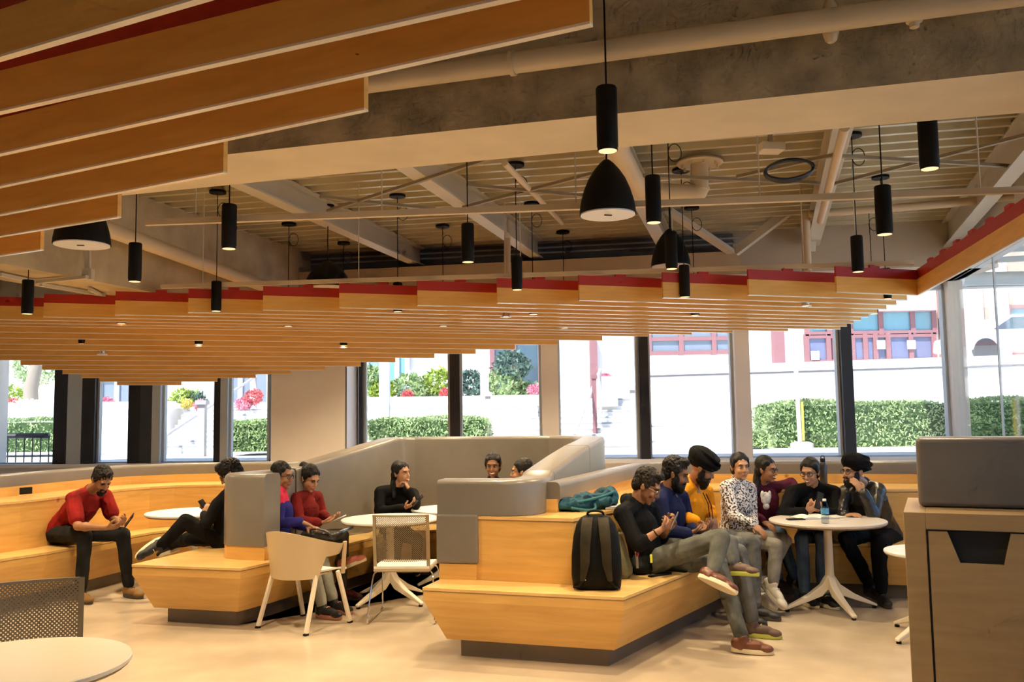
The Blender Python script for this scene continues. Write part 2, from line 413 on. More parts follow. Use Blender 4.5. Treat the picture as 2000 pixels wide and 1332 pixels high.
m = MB(); m.tube([pA, pB], .052, 18); m.build('pipe_run', BEIGE, t, True)
q = pA.lerp(pB, .345); dd = (pB - pA).normalized(); m = MB(); m.tube([q - dd * .012, q + dd * .012], .062, 18); m.build('coupling', BEIGE, t, True)
q = at(1622, 52, 3.9); m = MB(); m.lathe([(.014, -.075), (.026, -.065), (.036, -.03), (.04, .05), (.03, .1), (.02, .12)], q, 14); m.build('valve', BEIGE, t, True)
q = at(1785, 32, 3.75); m = MB(); m.lathe([(.008, -.055), (.02, -.05), (.022, -.03), (.035, -.025), (.035, .0), (.05, .01), (.05, .08)], q, 12); m.build('sprinkler_head', BEIGE, t, True)
pipe('roof_pipe', 'slim beige pipe running back from the beam between the second and third roof beams', [at(985, 318, 6.9), at(1098, 436, 10.6)], .026)
pipe('roof_pipe', 'beige pipe hung at the right side of the fourth roof beam', [at(1650, 248, 6.2), at(1602, 432, 9.3)], .036)
pipe('roof_pipe', 'horizontal beige pipe crossing behind the upper channel strut at right', [at(1580, 418, 9.6), at(1850, 398, 9.3), at(2010, 380, 9.0)], .042)
pipe('drop_pipe', 'upright beige pipe dropping to the canopy beside the second roof beam', [at(992, 430, 10.4), at(990, 545, 10.4)], .04)
pipe('drop_pipe', 'upright beige pipe standing at the bulkhead right of the square diagonal brace', [at(1573, 418, 9.8), at(1576, 530, 9.8)], .05)
pa, pb = at(150, 425, 7.75), at(560, 575, 11.6)
pipe('wall_pipe', 'fat beige pipe running along the side of the left concrete beam', [pa, pb], .075, BEIGE, 16)
t = thing('conduit_run', 'thin conduits and junction box fixed under the left concrete beam', 'conduit', at(172, 520, 8.3))
m = MB(); m.beam(at(171, 480, 8.25), at(172, 548, 8.25), .05, .04, (0, 1, 0)); m.build('upright_conduit', STEELP, t)
m = MB(); m.box(at(172, 536, 8.22), (.09, .07, .1)); m.build('junction_box', STEELP, t)
for a, b in (((0, 536), (70, 551)), ((70, 551), (170, 541)), ((80, 556), (205, 577)), ((175, 565), (225, 590))):
    m = MB(); m.beam(atz(*a, 2.99), atz(*b, 2.99), .035, .03); m.build('conduit', STEELP, t)
# elbow duct
P = [at(1190, 255, 6.35), at(1246, 366, 8.0)]
q1 = at(1262, 373, 8.1); q2 = at(1345, 378, 8.1); q3 = at(1366, 362, 8.1); q4 = at(1366, 306, 8.1)
t = thing('elbow_duct', 'big beige drain pipe with elbows hanging from a round ceiling flange', 'pipe', q4)
pth = smooth_path([P[0], P[1], q1, q2, q3 + V((0, 0, -.07)), q3, q4], 2)
m = MB(); m.tube(pth, .082, 18); m.build('pipe_run', BEIGE, t, True)
q = V((q4.x, q4.y, 0)); m = MB(); m.lathe([(.085, 3.955), (.20, 3.95), (.215, 3.965), (.20, 3.985), (.085, 3.985)], q, 28); m.build('flange', BEIGE, t, True)
m = MB()
for k in range(8):
    a = k * PI / 4; m.lathe([(.012, 3.92), (.012, 3.955)], q + V((.165 * math.cos(a), .165 * math.sin(a), 0)), 8)
m.build('bolt', BEIGE, t)
m = MB(); m.lathe([(.095, 0), (.095, .02)], at(1366, 372, 8.1), 18); m.build('seam', BEIGE, t)
# small white box and cable coil
q = at(1505, 289, 7.3); t = thing('ceiling_box', 'small pale rectangular box on a stem under the deck', 'box', q)
m = MB(); m.box(q, (.2, .16, .07), .1); m.build('box_body', LEGW, t, bevel=.008)
m = MB(); m.beam(q, V((q.x, q.y, DECK)), .04, .02, (0, 1, 0)); m.build('stem', LEGW, t)
c = at(1543, 331, 7.0); m = MB()
for k in range(4):
    m.tube([c + V((.195 * math.cos(a) * (1 - .12 * (abs(math.sin(a)) ** 3)), .01 * k, (.075 + .006 * k) * math.sin(a) + .02 * math.cos(a))) for a in (2 * PI * i / 36 for i in range(37))], .012, 8)
t = tag(m.build('cable_coil', mat('dark_cable', (.02, .03, .045), .4), None, True), 'oval coil of dark cable tied below the roof deck', 'cable')

# ------------------------------------------------------------------ ceiling baffles
UDIR = V((.95, .312, 0)).normalized(); PER = V((-UDIR.y, UDIR.x, 0))
P0 = V((3.012, 8.178, 0)); ST = V((-.7874, .0994, 0))
ZS = [2.745] * 14 + [2.695, 2.642, 2.588, 2.536, 2.487, 2.438, 2.389, 2.342, 2.296, 2.252, 2.21, 2.17]
SR = [.937, 1.824, 2.71, 3.596, 4.482, 5.369, 6.255, 7.141, 8.028, 8.914, 9.05, 9.12, 9.4, 9.62, 9.41, 9.22, 9.06, 8.95, 8.81, 8.7, 8.65, 8.58, 8.53, 8.47, 8.36, 8.28]
SL = {20: 4.36, 21: 4.98, 22: 5.6, 23: 6.21, 24: 6.82, 25: 7.43}
def baffle(a, b, z, label, group, tabs=(), wood=.145, red=.095, th=.025):
    a, b = V((a.x, a.y, 0)), V((b.x, b.y, 0)); d = (b - a).normalized(); Z = V((0, 0, 1))
    t = thing('ceiling_baffle', label, 'baffle', (a.x, a.y, z), 0, group)
    m = MB(); m.beam(a + Z * (z + .004 + wood / 2), b + Z * (z + .004 + wood / 2), th, wood); o = m.build('wood_board', BAFW, t)
    # turn the board's own axes along its length so that the grain follows it
    m = MB(); m.beam(a + Z * (z + .0015), b + Z * (z + .0015), th + .001, .008); m.build('edge_glint', EDGE, t)  # pale band paints the window reflection along the board's lower edge
    m = MB(); m.beam(a + Z * (z + .004 + wood + red / 2), b + Z * (z + .004 + wood + red / 2), th * .9, red); m.build('red_strip', RED, t)
    L = (b - a).length; n = int(L / 2.6)
    if n:
        m = MB()
        for k in range(n):
            q = a + d * (L * (k + .45 + .2 * ((k * 7 + int(z * 1000)) % 3)) / (n + .4)); m.beam(q + Z * (z + .012), q + Z * (z + .008 + wood), .002, th + .0016, d)
        m.build('board_joint', PLYEDGE, t)
    for s in tabs:
        q = a + d * s; m = MB(); m.box(q + Z * (z + .004 + wood + red + .012), (.11, .03, .03), math.atan2(d.y, d.x)); m.box(q + Z * (z + .004 + wood + red * .45) - PER * (th / 2), (.012, .006, .012)); m.build('hanger_tab', RED, t)
    return t
for j in range(26):
    je = j if j <= 13 else 13 + (j - 13) * .57
    Pj = P0 + ST * je
    sl = SL.get(j, 0.)
    if 13 < j < 20: sl = max(0., 4.36 - (20 - j) * .62)
    a, b = Pj + UDIR * sl, Pj + UDIR * SR[j]
    tabs = [.44] if j < 10 else []
    lab = ('wood ceiling baffle with red top, %s stepped front end counted from the right' % ORD[j]) if j < 11 else ('wood ceiling baffle of the far canopy, %s board edge up from the windows' % ORD[25 - j])
    baffle(a, b, ZS[j], lab, 'wood baffles of the far canopy', tabs)
# edge fascia of the far canopy running towards the camera at the right
c0, c1 = V((3.905, 8.462, 0)), V((2.45, 1.45, 0))
baffle(c0, c1, 2.745, 'long wood and red edge board folding from the canopy corner along the glass wall', 'wood baffles of the far canopy', [.5 + .42 * k for k in range(14)])
# near canopy at the upper left
NR = [(1.02, 1.62), (.24, 2.45), (-.514, 3.125), (-1.274, 3.904), (-2.117, 4.736), (-2.996, 5.608)]
ND = V((-.913, .407, 0)).normalized()
NP = [(-1.55, 2.627), (-1.819, 3.095), (-2.104, 3.59), (-2.39, 4.088), (-2.712, 4.648), (-3.023, 5.187), (-3.372, 5.794)]
# boards: line through the point at the left image border, right end on the stepped diagonal
NE = [(1.55, 1.12), (.98, 1.86), (.24, 2.45), (-.514, 3.125), (-1.274, 3.904), (-2.117, 4.736), (-2.996, 5.608)]
for k in range(7):
    b = V((*NE[k], 0)); p = V((*NP[k], 0)); d = (p - b).normalized()
    a = p + d * 2.0
    baffle(b, a, 2.745, 'wood baffle of the close canopy overhead, %s end counted from the lowest' % ORD[6 - k], 'wood baffles of the close canopy')
b = V((1.9, .2, 0)); baffle(b, b + ND * 6.5, 2.745, 'wood baffle of the close canopy overhead cutting the top left corner', 'wood baffles of the close canopy')
# spotlight in the close canopy
q = at(128, 326, 4.7); t = thing('spotlight', 'small grey spotlight hanging below the close wood baffles', 'spotlight', q)
m = MB(); m.lathe([(.03, .06), (.03, .13)], q, 16); m.build('stem', STEELP, t, True)
m = MB(); m.lathe([(.046, .0), (.046, .035), (.034, .065)], q, 20); m.build('can', mat('grey_metal', (.25, .22, .17), .4, metal=.6), t, True)
m = MB(); m.lathe([(.045, -.004), (.066, -.012), (.068, -.006), (.046, .004)], q, 24); m.build('trim_ring', EDGE, t, True)
m = MB(); m.lathe([(.044, -.003), (.044, .002)], q, 20); m.build('lens', mat('spot_lens', (.9, .95, 1), .2, emit=(.9, .95, 1), estr=1.6), t)

# ------------------------------------------------------------------ pendants
def cyl_pendant(q, zroof, label, group, loop=True):
    """black cylinder downlight: q is the centre of its open bottom"""
    t = thing('pendant_light', label, 'pendant light', q, 0, group)
    m = MB(); m.lathe([(.050, .02), (.050, .298), (.045, .306), (.012, .308)], (0, 0, 0), 24); m.build('housing', BLACK, t, True, True)
    m = MB(); m.lathe([(.0435, .018), (.0435, 0), (.047, 0), (.0475, .021)], (0, 0, 0), 24, False); m.build('rim', BLACK, t, True, True)
    m = MB(); m.lathe([(.0425, -.001), (.0435, .006)], (0, 0, 0), 24); m.build('lens', GLOW, t, False, True)
    h = zroof - q.z
    m = MB(); m.tube([(0, 0, .305), (0, 0, h - .02)], .0045, 8)
    if loop:
        c = V((.055, 0, h - .2)); m.tube([c + V((.055 * math.cos(a), .01, .075 * math.sin(a))) for a in (2 * PI * i / 20 for i in range(21))], .004, 6)
    m.build('cord', BLACK, t, True, True)
    m = MB(); m.lathe([(.085, h - .028), (.085, h - .002), (.03, h)], (0, 0, 0), 24); m.build('ceiling_rose', BLACK, t, True, True)
    return t
vis = [(1187, 295, 4.05, 'black cylinder pendant with a lit end hanging closest, in front of the concrete beam'),
       (1816, 330, 4.62, 'black cylinder pendant just behind the concrete beam at far right'),
       (1728, 458, 5.42, 'black cylinder pendant above the right end of the stepped red boards'),
       (1676, 531, 7.4, 'black cylinder pendant overlapping the red board at the canopy corner'),
       (1277, 435, 5.62, 'black cylinder pendant right beside the big bell pendant'),
       (1312, 525, 7.2, 'black cylinder pendant hanging in front of the half-hidden dark bell'),
       (1010, 566, 8.13, 'black cylinder pendant hanging lowest in front of the middle red boards'),
       (914, 512, 6.9, 'black cylinder pendant on a long cord before the second roof beam'),
       (447, 486, 5.95, 'black cylinder pendant on the left before the corrugated deck'),
       (263, 550, 6.9, 'black cylinder pendant before the fat pipe of the left beam'),
       (53, 613, 7.9, 'black cylinder pendant at far left against the red board')]
SPOTS = []
for px, py, d, lab in vis:
    q = at(px, py, d); cyl_pendant(q, DECK, lab, 'black cylinder pendants in the open'); SPOTS.append((q, .35 if px > 1600 else 1.))
inc = [((-2.999, 8.96, 2.74), 'at the third red board from the left'), ((-4.417, 9.998, 2.745), 'upper of two at the left'), ((-2.656, 10.505, 2.74), 'left of centre where the boards fold'),
       ((-5.226, 10.759, 2.592), 'lower of two at the left'), ((-3.942, 11.14, 2.597), 'beside the beige wall panel, left of it'), ((-1.189, 9.233, 2.74), 'left of the lowest pendant'),
       ((-2.226, 11.703, 2.603), 'nearest the beige wall panel'), ((.239, 9.666, 2.74), 'right of the middle white spotlight'), ((-.831, 10.746, 2.74), 'deep in the middle of the canopy'),
       ((1.656, 8.413, 2.74), 'under the second front board from right'), ((.67, 11.204, 2.74), 'at the middle windows'), ((2.074, 9.982, 2.74), 'over the turbaned man in yellow'),
       ((3.731, 8.772, 2.74), 'at the corner of the canopy'), ((4.152, 10.127, 2.74), 'at the slanting right canopy edge')]
for p, lab in inc:
    p = (p[0], p[1], p[2] + .014); cyl_pendant(V(p), DECK, 'black downlight sunk between far baffles, ' + lab, 'downlights sunk in the far canopy'); SPOTS.append((V(p), .55 if p[0] > 1 else 1.))
for p, lab in (((-5.099, 11.025, 2.50), 'on the left'), ((-.063, 9.674, 2.74), 'in the middle'), ((2.982, 8.956, 2.725), 'on the right')):
    q = V(p); t = thing('spotlight', 'small bright white trimmed spotlight between far baffles, ' + lab, 'spotlight', q, 0, 'white spotlights in the far canopy')
    m = MB(); m.lathe([(.04, .0), (.04, .05)], (0, 0, 0), 18); m.build('can', CHROME, t, True, True)
    m = MB(); m.lathe([(.03, -.004), (.06, -.014), (.062, -.006), (.04, .002)], (0, 0, 0), 22); m.build('trim_ring', SEATW, t, True, True)
    m = MB(); m.lathe([(.036, -.006), (.036, -.003)], (0, 0, 0), 18); m.build('lens', mat('cool_lens', (1, 1, 1), .2, emit=(1, .98, .95), estr=4), t, False, True)
    m = MB(); m.tube([(0, 0, .05), (0, 0, DECK - q.z)], .006, 8); m.build('stem', STEELP, t, True, True)
def bell(q, r, h, label):
    t = thing('bell_pendant', label, 'pendant light', q, 0, 'black bell pendants')
    k = r / .2
    pr = [(r, 0), (r * .985, h * .10), (r * .93, h * .26), (r * .82, h * .45), (r * .66, h * .64), (r * .46, h * .80), (r * .26, h * .92), (r * .12, h * .985), (r * .05, h)]
    m = MB(); m.lathe(pr + [(r * .04, h * .97), (r * .8, h * .4), (r * .96, .004)], (0, 0, 0), 40, False); m.build('shade', BLACK, t, True, True)
    m = MB(); m.lathe([(r * .965, -.006), (r * .965, .002)], (0, 0, 0), 40); m.build('diffuser', DIFF, t, False, True)
    m = MB(); m.box((0, -.02, -.009), (.05, .01, .006), .25); m.build('slot', BLACK, t, False, True)
    m = MB(); m.tube([(0, 0, h - .01), (0, 0, DECK - q.z)], .006, 8); m.build('cord', BLACK, t, True, True)
    m = MB(); m.lathe([(.07, DECK - q.z - .03), (.07, DECK - q.z - .002)], (0, 0, 0), 20); m.build('ceiling_rose', BLACK, t, True, True)
bell(at(1187, 419, 5.55), .179, .357, 'large black bell pendant with pale diffuser below the front cylinder pendant')
bell(at(160, 478, 6.6), .203, .405, 'large black bell pendant at left, its top hidden by the close baffles')
bell(at(1310, 520, 9.7), .215, .42, 'dark bell pendant half hidden behind a cylinder pendant')
bell(at(640, 562, 9.6), .25, .30, 'dark bell pendant peeking over the red boards left of centre')
# ------------------------------------------------------------------ benches
def offpoly(poly, o):
    """inset a counter-clockwise polygon by o (positive = inwards)"""
    n = len(poly); out = []
    for i in range(n):
        a, b, c = V(poly[i - 1]), V(poly[i]), V(poly[(i + 1) % n])
        d1, d2 = (b - a).normalized(), (c - b).normalized(); n1, n2 = V((-d1.y, d1.x)), V((-d2.y, d2.x)); nn = (n1 + n2).normalized()
        q = b + nn * (o / max(.35, nn.dot(n1))); out.append((q.x, q.y))
    return out
SEAT = .49
def seat_block(t, poly, z=SEAT):
    m = MB(); m.prism(poly, z - .022, z); m.build('seat_top', WOODTOP, t, bevel=.003)
    m = MB(); m.prism(offpoly(poly, .002), z - .027, z - .022); m.build('ply_edge', PLYEDGE, t)
    rings = []
    for o, zz in ((.004, z - .027), (.004, z - .085), (.125, .125)): rings.append([(x, y, zz) for x, y in offpoly(poly, o)])
    m = MB(); m.loft(rings); m.build('front_panel', WOOD, t)
    m = MB(); m.prism(offpoly(poly, .20), 0, .126); m.build('plinth', PLINTH, t)
    return t
def up_wall(t, path, w, z0f, z1f, name='back_cushion', r=.035):
    """upholstered wall panel swept along path with a rounded top; z0f/z1f give bottom/top per point"""
    ms = miters(path); rings = []
    for i, (p, nx, ny) in enumerate(ms):
        z0, z1 = z0f[i], z1f[i]; h = w / 2; pr = [(-h, z0), (-h, z1 - r)] + [(-h + r - r * math.cos(a), z1 - r + r * math.sin(a)) for a in (.5, 1.05, 1.57)] + [(h - r + r * math.sin(a), z1 - r + r * math.cos(a)) for a in (0, .52, 1.05)] + [(h, z1 - r), (h, z0)]
        rings.append([(p.x + nx * o, p.y + ny * o, z) for o, z in pr])
    m = MB(); m.loft(rings); return m.build(name, UPH, t, True, angle=50)

# right tongue + right tiers
A_, B_ = V((-.635, 6.174)), V((.682, 5.746))
v = V((.553, .833)); CNR = V((2.22, 8.06)); RE = V((4.7, 7.47))
t = thing('tiered_bench', 'birch plywood tiered bench whose blunt end is nearest the camera, right of centre', 'bench', (.0, 6.2, 0))
back_in = V((.55, 8.9)); 
seat_poly = [tuple(A_), tuple(B_), tuple(CNR), tuple(RE), (5.0, 8.3), (2.1, 9.0), (1.5, 8.7), (.25, 6.6), (-.45, 6.75)]
seat_block(t, seat_poly)
# upper tier: front face and ledge
LC = V((.40, 6.30)); LC2 = LC + v * 2.62; LE = V((4.95, 8.0))
tier = [(-.44, 6.62), (-.27, 6.415), (.36, 6.17), tuple(LC2 + V((-.05, -.13))), (2.95, 8.17), tuple(LE), (5.1, 8.8), (3.2, 9.1), (2.0, 9.3), (1.15, 9.1), (.1, 6.9)]
tier = [(-.50, 6.75), (-.53, 6.50), (-.26, 6.42), (.40, 6.18), tuple(LC2), (2.95, 8.15), tuple(LE), (5.1, 8.9), (3.3, 9.2), (2.0, 9.45), (1.2, 9.25), (.2, 7.2)]
m = MB(); m.prism(tier, SEAT + .001, .915); m.build('tier_panel', WOOD, t)
m = MB(); m.prism(offpoly(tier, -.006), .915, .937); m.build('tier_ledge', WOODTOP, t)
m = MB(); m.prism(offpoly(tier, -.003), .908, .915); m.build('ply_edge', PLYEDGE, t)
# end pier of the high wall and low cushion strip behind the upper tier
cp = [(.27, 6.58), (.86, 8.12), (1.24, 9.0), (1.36, 9.12), (1.55, 9.17), (2.05, 9.2), (3.2, 8.93), (3.36, 8.88)]
m = MB(); m.sweep([(-.04, .936), (-.04, 1.03), (.12, 1.03), (.12, .936)], cp + [(5.1, 8.45)]); m.build('back_strip', WOOD, t)
up_wall(t, [(p[0], p[1] + .03) for p in cp], .14, [1.03] * 8, [1.155] * 8, 'low_cushion')
up_wall(t, [(3.37, 8.91), (3.9, 8.77), (5.1, 8.48)], .14, [1.03] * 3, [1.155] * 3, 'low_cushion')
q = at(1726, 938, 8.86); m = MB(); m.box(V((q.x, q.y - .05, .985)), (.1, .01, .06), -.24); m.build('power_outlet', BLACK, t)

# high upholstered booth wall: right limb, back, left limb
bw = thing('booth_wall', 'high grey upholstered wall curling round the middle booth, rising towards the windows', 'seat back', (0, 8, 0))
m = MB(); m.prism([(-.54, 6.70), (-.545, 6.475), (-.275, 6.405), (-.26, 6.65)], SEAT, .60); m.build('base_panel', WOOD, bw)
rp = smooth_path([(-.53, 6.60), (-.20, 6.525), (-.05, 6.48), (.08, 6.52), (.14, 6.72), (.19, 6.9)], 1)
n = len(rp); up_wall(bw, rp, .25, [.60 if p.x < -.33 else .94 for p in rp], [1.19] * (n - 2) + [1.2, 1.225], 'end_cushion')
m = MB(); m.prism([(-.545, 6.72), (-.565, 6.47), (-.265, 6.395), (-.20, 6.64)], .60, .95); m.build('end_flap', UPH, bw, bevel=.02)
up_wall(bw, [(.193, 6.91), (.39, 7.55), (.565, 8.1)], .25, [SEAT] * 3, [1.225, 1.31, 1.375], 'side_cushion')
cpt = smooth_path([(.567, 8.105), (.72, 8.62), (.81, 9.0), (.70, 9.45), (.44, 9.68)], 2); up_wall(bw, cpt, .25, [SEAT] * len(cpt), [min(1.432, 1.376 + .062 * (p.y - 8.1) / .9) for p in cpt], 'corner_cushion')
up_wall(bw, [(.435, 9.685), (-1.08, 10.0)], .25, [SEAT] * 2, [1.432] * 2, 'back_cushion')
lp = smooth_path([(-1.085, 10.0), (-1.3, 9.98), (-1.42, 9.75), (-1.75, 9.0), (-2.1, 8.25)], 2)
zz = []
for p in lp: zz.append(1.20 + (1.432 - 1.20) * min(1, max(0, (p.y - 8.25) / 1.6)))
up_wall(bw, lp, .25, [SEAT] * len(lp), zz, 'side_cushion')
l2 = smooth_path([(-2.105, 8.24), (-2.27, 7.9), (-2.38, 7.69), (-2.26, 7.615), (-2.03, 7.545)], 2)
up_wall(bw, l2, .24, [.60] * len(l2), [1.195] * len(l2), 'end_cushion', .04)
m = MB(); m.sweep([(-.115, SEAT), (-.115, .60), (.115, .60), (.115, SEAT)], l2); m.build('base_panel', WOOD, bw)

# booth bench: left tongue and seat round the booth
t = thing('booth_bench', 'birch plywood booth bench with slanted blunt end left of the cream armchair', 'bench', (-2.5, 7.5, 0))
seat_block(t, [(-3.122, 7.357), (-2.151, 7.083), (-1.962, 7.431), (-1.35, 8.886), (-1.15, 9.35), (-.2, 9.2), (.05, 8.75), (-.42, 6.86), (.16, 6.82), (.66, 8.9), (.5, 9.6), (-1.2, 9.95), (-1.6, 9.5), (-2.16, 8.33), (-2.75, 8.6)])
# left ring
t = thing('tiered_bench', 'long birch plywood tiered bench under the left windows', 'bench', (-4.2, 9, 0))
sp = smooth_path([(-5.1, 6.2), (-4.42, 7.74), (-4.14, 8.25), (-3.9, 9.25), (-3.80, 9.56), (-3.6, 9.68), (-3.1, 9.68), (-1.9, 9.75)], 1)
sp = [(p.x, p.y) for p in sp]
m = MB(); m.sweep([(0, SEAT - .022), (0, SEAT), (.7, SEAT), (.7, SEAT - .022)], sp); m.build('seat_top', WOODTOP, t)
m = MB(); m.sweep([(.002, SEAT - .027), (.002, SEAT - .022), (.6, SEAT - .022), (.6, SEAT - .027)], sp); m.build('ply_edge', PLYEDGE, t)
m = MB(); m.sweep([(.004, SEAT - .027), (.6, SEAT - .027), (.6, .125), (.125, .125), (.004, SEAT - .085)], sp); m.build('front_panel', WOOD, t)
m = MB(); m.sweep([(.2, 0), (.2, .126), (.6, .126), (.6, 0)], sp); m.build('plinth', PLINTH, t)
m = MB(); m.sweep([(.36, SEAT + .001), (.36, .915), (1.0, .915), (1.0, SEAT + .001)], sp); m.build('tier_panel', WOOD, t)
m = MB(); m.sweep([(.354, .915), (.354, .937), (1.0, .937), (1.0, .915)], sp); m.build('tier_ledge', WOODTOP, t)
m = MB(); m.sweep([(.90, .936), (.90, 1.03), (1.08, 1.03), (1.08, .936)], sp); m.build('back_strip', WOOD, t)
cp = offs(sp, .97); k = len(cp); up_wall(t, cp[:], .14, [1.03] * k, [1.155] * k, 'low_cushion')
q = at(50, 955, 8.9); m = MB(); m.box(V((q.x + .02, q.y - .03, .985)), (.115, .03, .065), 1.1); m.build('power_outlet', BLACK, t)

# ------------------------------------------------------------------ cabinet with bin opening
a = at(1764, 1000, 4.05); zt = a.z; t = thing('waste_cabinet', 'tall plywood waste cabinet with trapezoid bin opening at the right edge', 'cabinet', (a.x, a.y, 0))
L = V((a.x, a.y, 0)); rx = V((.91, -.41, 0)).normalized(); ry = V((.43, .91, 0)).normalized()
CABW = wood_mat('cabinet_ply', (.47, .32, .15), (.40, .265, .12), .45)
def cq(x, y, z): return L + rx * x + ry * y + V((0, 0, z))
def cbox(m, x0, x1, y0, y1, z0, z1):
    m.loft([[cq(x0, y0, z), cq(x1, y0, z), cq(x1, y1, z), cq(x0, y1, z)] for z in (z0, z1)])
m = MB(); cbox(m, 0, .09, .0, .75, .0, zt); cbox(m, 1.05, 1.17, 0, .75, 0, zt); cbox(m, .09, 1.05, 0, .75, zt - .075, zt); cbox(m, .09, 1.05, .03, .75, 0, zt - .41); cbox(m, .09, 1.05, .4, .75, zt - .41, zt - .075); m.build('carcass', CABW, t, bevel=.003)
zd = zt - .08
# door around the trapezoid hole
hx0, hb0, hb1, hx1, hz = .174, .22, .388, .42, zd - .135
m = MB()
def dpoly(pts):
    m.loft([[cq(x, y, z) for x, z in pts] for y in (-.002, .018)])
dpoly([(.097, 0.02), (hb0, 0.02), (hb0, hz), (hx0, zd), (.097, zd)])
dpoly([(hb0, .02), (hb1, .02), (hb1, hz), (hb0, hz)])
dpoly([(hb1, .02), (.70, .02), (.70, zd), (hx1, zd), (hb1, hz)])
m.build('door', CABW, t)
m = MB(); m.loft([[cq(x, y, z) for x, z in ((hb0, hz), (hb1, hz), (hx1, zd), (hx0, zd))] for y in (.0185, .03)]); m.build('bin_opening', mat('bin_dark', (.015, .014, .012), .7), t)
m = MB(); cbox(m, .704, .708, -.003, .01, .0, zd); cbox(m, .091, .0965, -.003, .01, 0, zd + .003); cbox(m, .091, .70, -.003, .01, zd + .001, zd + .006); m.build('door_gap', BLACK, t)
# cushion standing on the cabinet
m = MB(); m.loft([[cq(.06, .24, z), cq(1.2, .24, z), cq(1.2, .56, z), cq(.06, .56, z)] for z in (zt + .002, zt + .325)])
tag(m.build('bench_cushion', UPH, None, bevel=.025), 'thick grey vinyl cushion standing on the waste cabinet', 'cushion')

# ------------------------------------------------------------------ tables
def table(loc, r, h, ang, label, top=WHITE, leg=LEGW, foot=.40):
    t = thing('round_table', label, 'table', (loc[0], loc[1], 0), ang)
    m = MB(); m.lathe([(r * .975, h - .026), (r, h - .016), (r, h - .004), (r - .004, h)], (0, 0, 0), 56); m.build('tabletop', top, t, True, True, angle=30)
    m = MB(); m.lathe([(r * .96, h - .034), (r * .985, h - .0255)], (0, 0, 0), 48); m.build('under_edge', PLYEDGE, t, False, True)
    m = MB(); m.lathe([(.046, .17), (.036, .32), (.034, h - .05), (.12, h - .036)], (0, 0, 0), 20); m.build('column', leg, t, True, True)
    for k in range(4):
        a = k * PI / 2; d = V((math.cos(a), math.sin(a), 0)); m = MB(); s = V((-d.y, d.x, 0)); rings = []
        for q, z, hw, hh in ((.02, .24, .03, .06), (.08, .165, .03, .045), (.2, .105, .027, .026), (foot, .026, .02, .011)):
            rings.append([d * q + s * (i * hw) + V((0, 0, z + j * hh)) for i, j in ((-1, -1), (1, -1), (1, 1), (-1, 1))])
        m.loft(rings); o = m.build('leg', leg, t, False, True, bevel=.008)
        m = MB(); m.lathe([(.018, 0), (.018, .016)], d * (foot - .02), 10); m.build('foot_glide', BLACK, t, False, True)
    return t
table((2.62, 7.56), .472, .74, .12, 'round pedestal table with a book and water bottle on it', TABLEG)
table((-1.13, 8.17), .44, .74, .9, 'round white table behind the perforated chair, nearer of two in the booth')
table((-.60, 8.98), .43, .74, .5, 'round white table deeper in the booth, before the woman with a phone')
table((-3.22, 9.05), .47, .74, .2, 'round white table in front of the left tiered bench')
table((-1.887, 3.423), .411, .74, .3, 'round cream table cut by the lower left corner of the photo', NEARTOP, CHAIRF)
q = atz(1733, 1076, .62); table((q.x + .33, q.y - .02), .34, .62, .4, 'round white low table mostly hidden behind the waste cabinet')

# ------------------------------------------------------------------ chairs
def shell_chair(loc, rz, label):
    t = thing('armchair', label, 'chair', (loc[0], loc[1], 0), rz)
    # wrap-round back and arms; +Y is the front
    NT, rx_, ry_ = 36, .285, .27
    def pt(a, k, o=0.):
        c = math.cos(a); top = .655 + .125 * max(0, math.cos(a / 2 * 1.0)) ** 3 if abs(a) < PI else .655
        s = abs(a) / (math.radians(128)); top = .775 - .13 * (s * s * (3 - 2 * s)); bot = .395 + .02 * s if s < .5 else .405 + (.565 - .405) * min(1, (s - .5) / .10)
        f = 1 + .10 * k; x = math.sin(a) * (rx_ + .03 * k - .015 + o); y = -math.cos(a) * (ry_ + .05 * k - .02 + o)
        return V((x, y + .0, bot + (top - bot) * k))
    m = MB(); A = math.radians(128); NK = 8; rows = []
    for i in range(NT + 1):
        a = -A + 2 * A * i / NT; rows.append([pt(a, k / NK) for k in range(NK + 1)] + [pt(a, k / NK, .011) for k in range(NK, -1, -1)])
    m.loft(rows, True); m.build('backrest', CREAM, t, True, True)
    m = MB(); rows = []
    for i in range(11):
        y = -.225 + .48 * i / 10; w = (.15 + .065 * min(1, i / 3)) - .0 * i; row = []
        for j in range(9):
            u = -1 + 2 * j / 8; row.append((u * w * (1 if i < 9 else .96), y, .442 - .02 * math.sin(PI * min(1, i / 9)) * (1 - u * u) + .012 * u ** 4 - (.018 * ((i - 7) / 3) ** 2 if i > 7 else 0)))
        rows.append(row + [(p[0], p[1], p[2] - .014) for p in row[::-1]])
    m.loft(rows); m.build('seat', SEATW, t, True, True)
    m = MB(); m.lathe([(.13, .40), (.20, .415), (.20, .428)], (0, 0, 0), 28); m.build('seat_pan', CREAM, t, True, True)
    for sx in (-1, 1):
        m = MB(); m.beam((sx * .245, .17, .40), (sx * .272, .165, .66), .035, .02); m.build('arm_post', CREAM, t, False, True, bevel=.008)
        for y0, y1 in ((.02, .235), (-.10, -.255)):
            tp = V((sx * .235, y0 + (.10 if y0 > 0 else -.02), .43)); bt = V((sx * .262, y1, .012)); m = MB(); m.beam(bt, tp, .026, .036, (0, 1, 0)); m.build('leg', LEGW, t, False, True, bevel=.007)
            m = MB(); m.box(bt + V((0, 0, -.004)), (.028, .036, .014)); m.build('foot_glide', BLACK, t, False, True)
    return t
shell_chair((-1.69, 7.29), math.radians(-32), 'cream plastic armchair with splayed legs beside the booth bench')

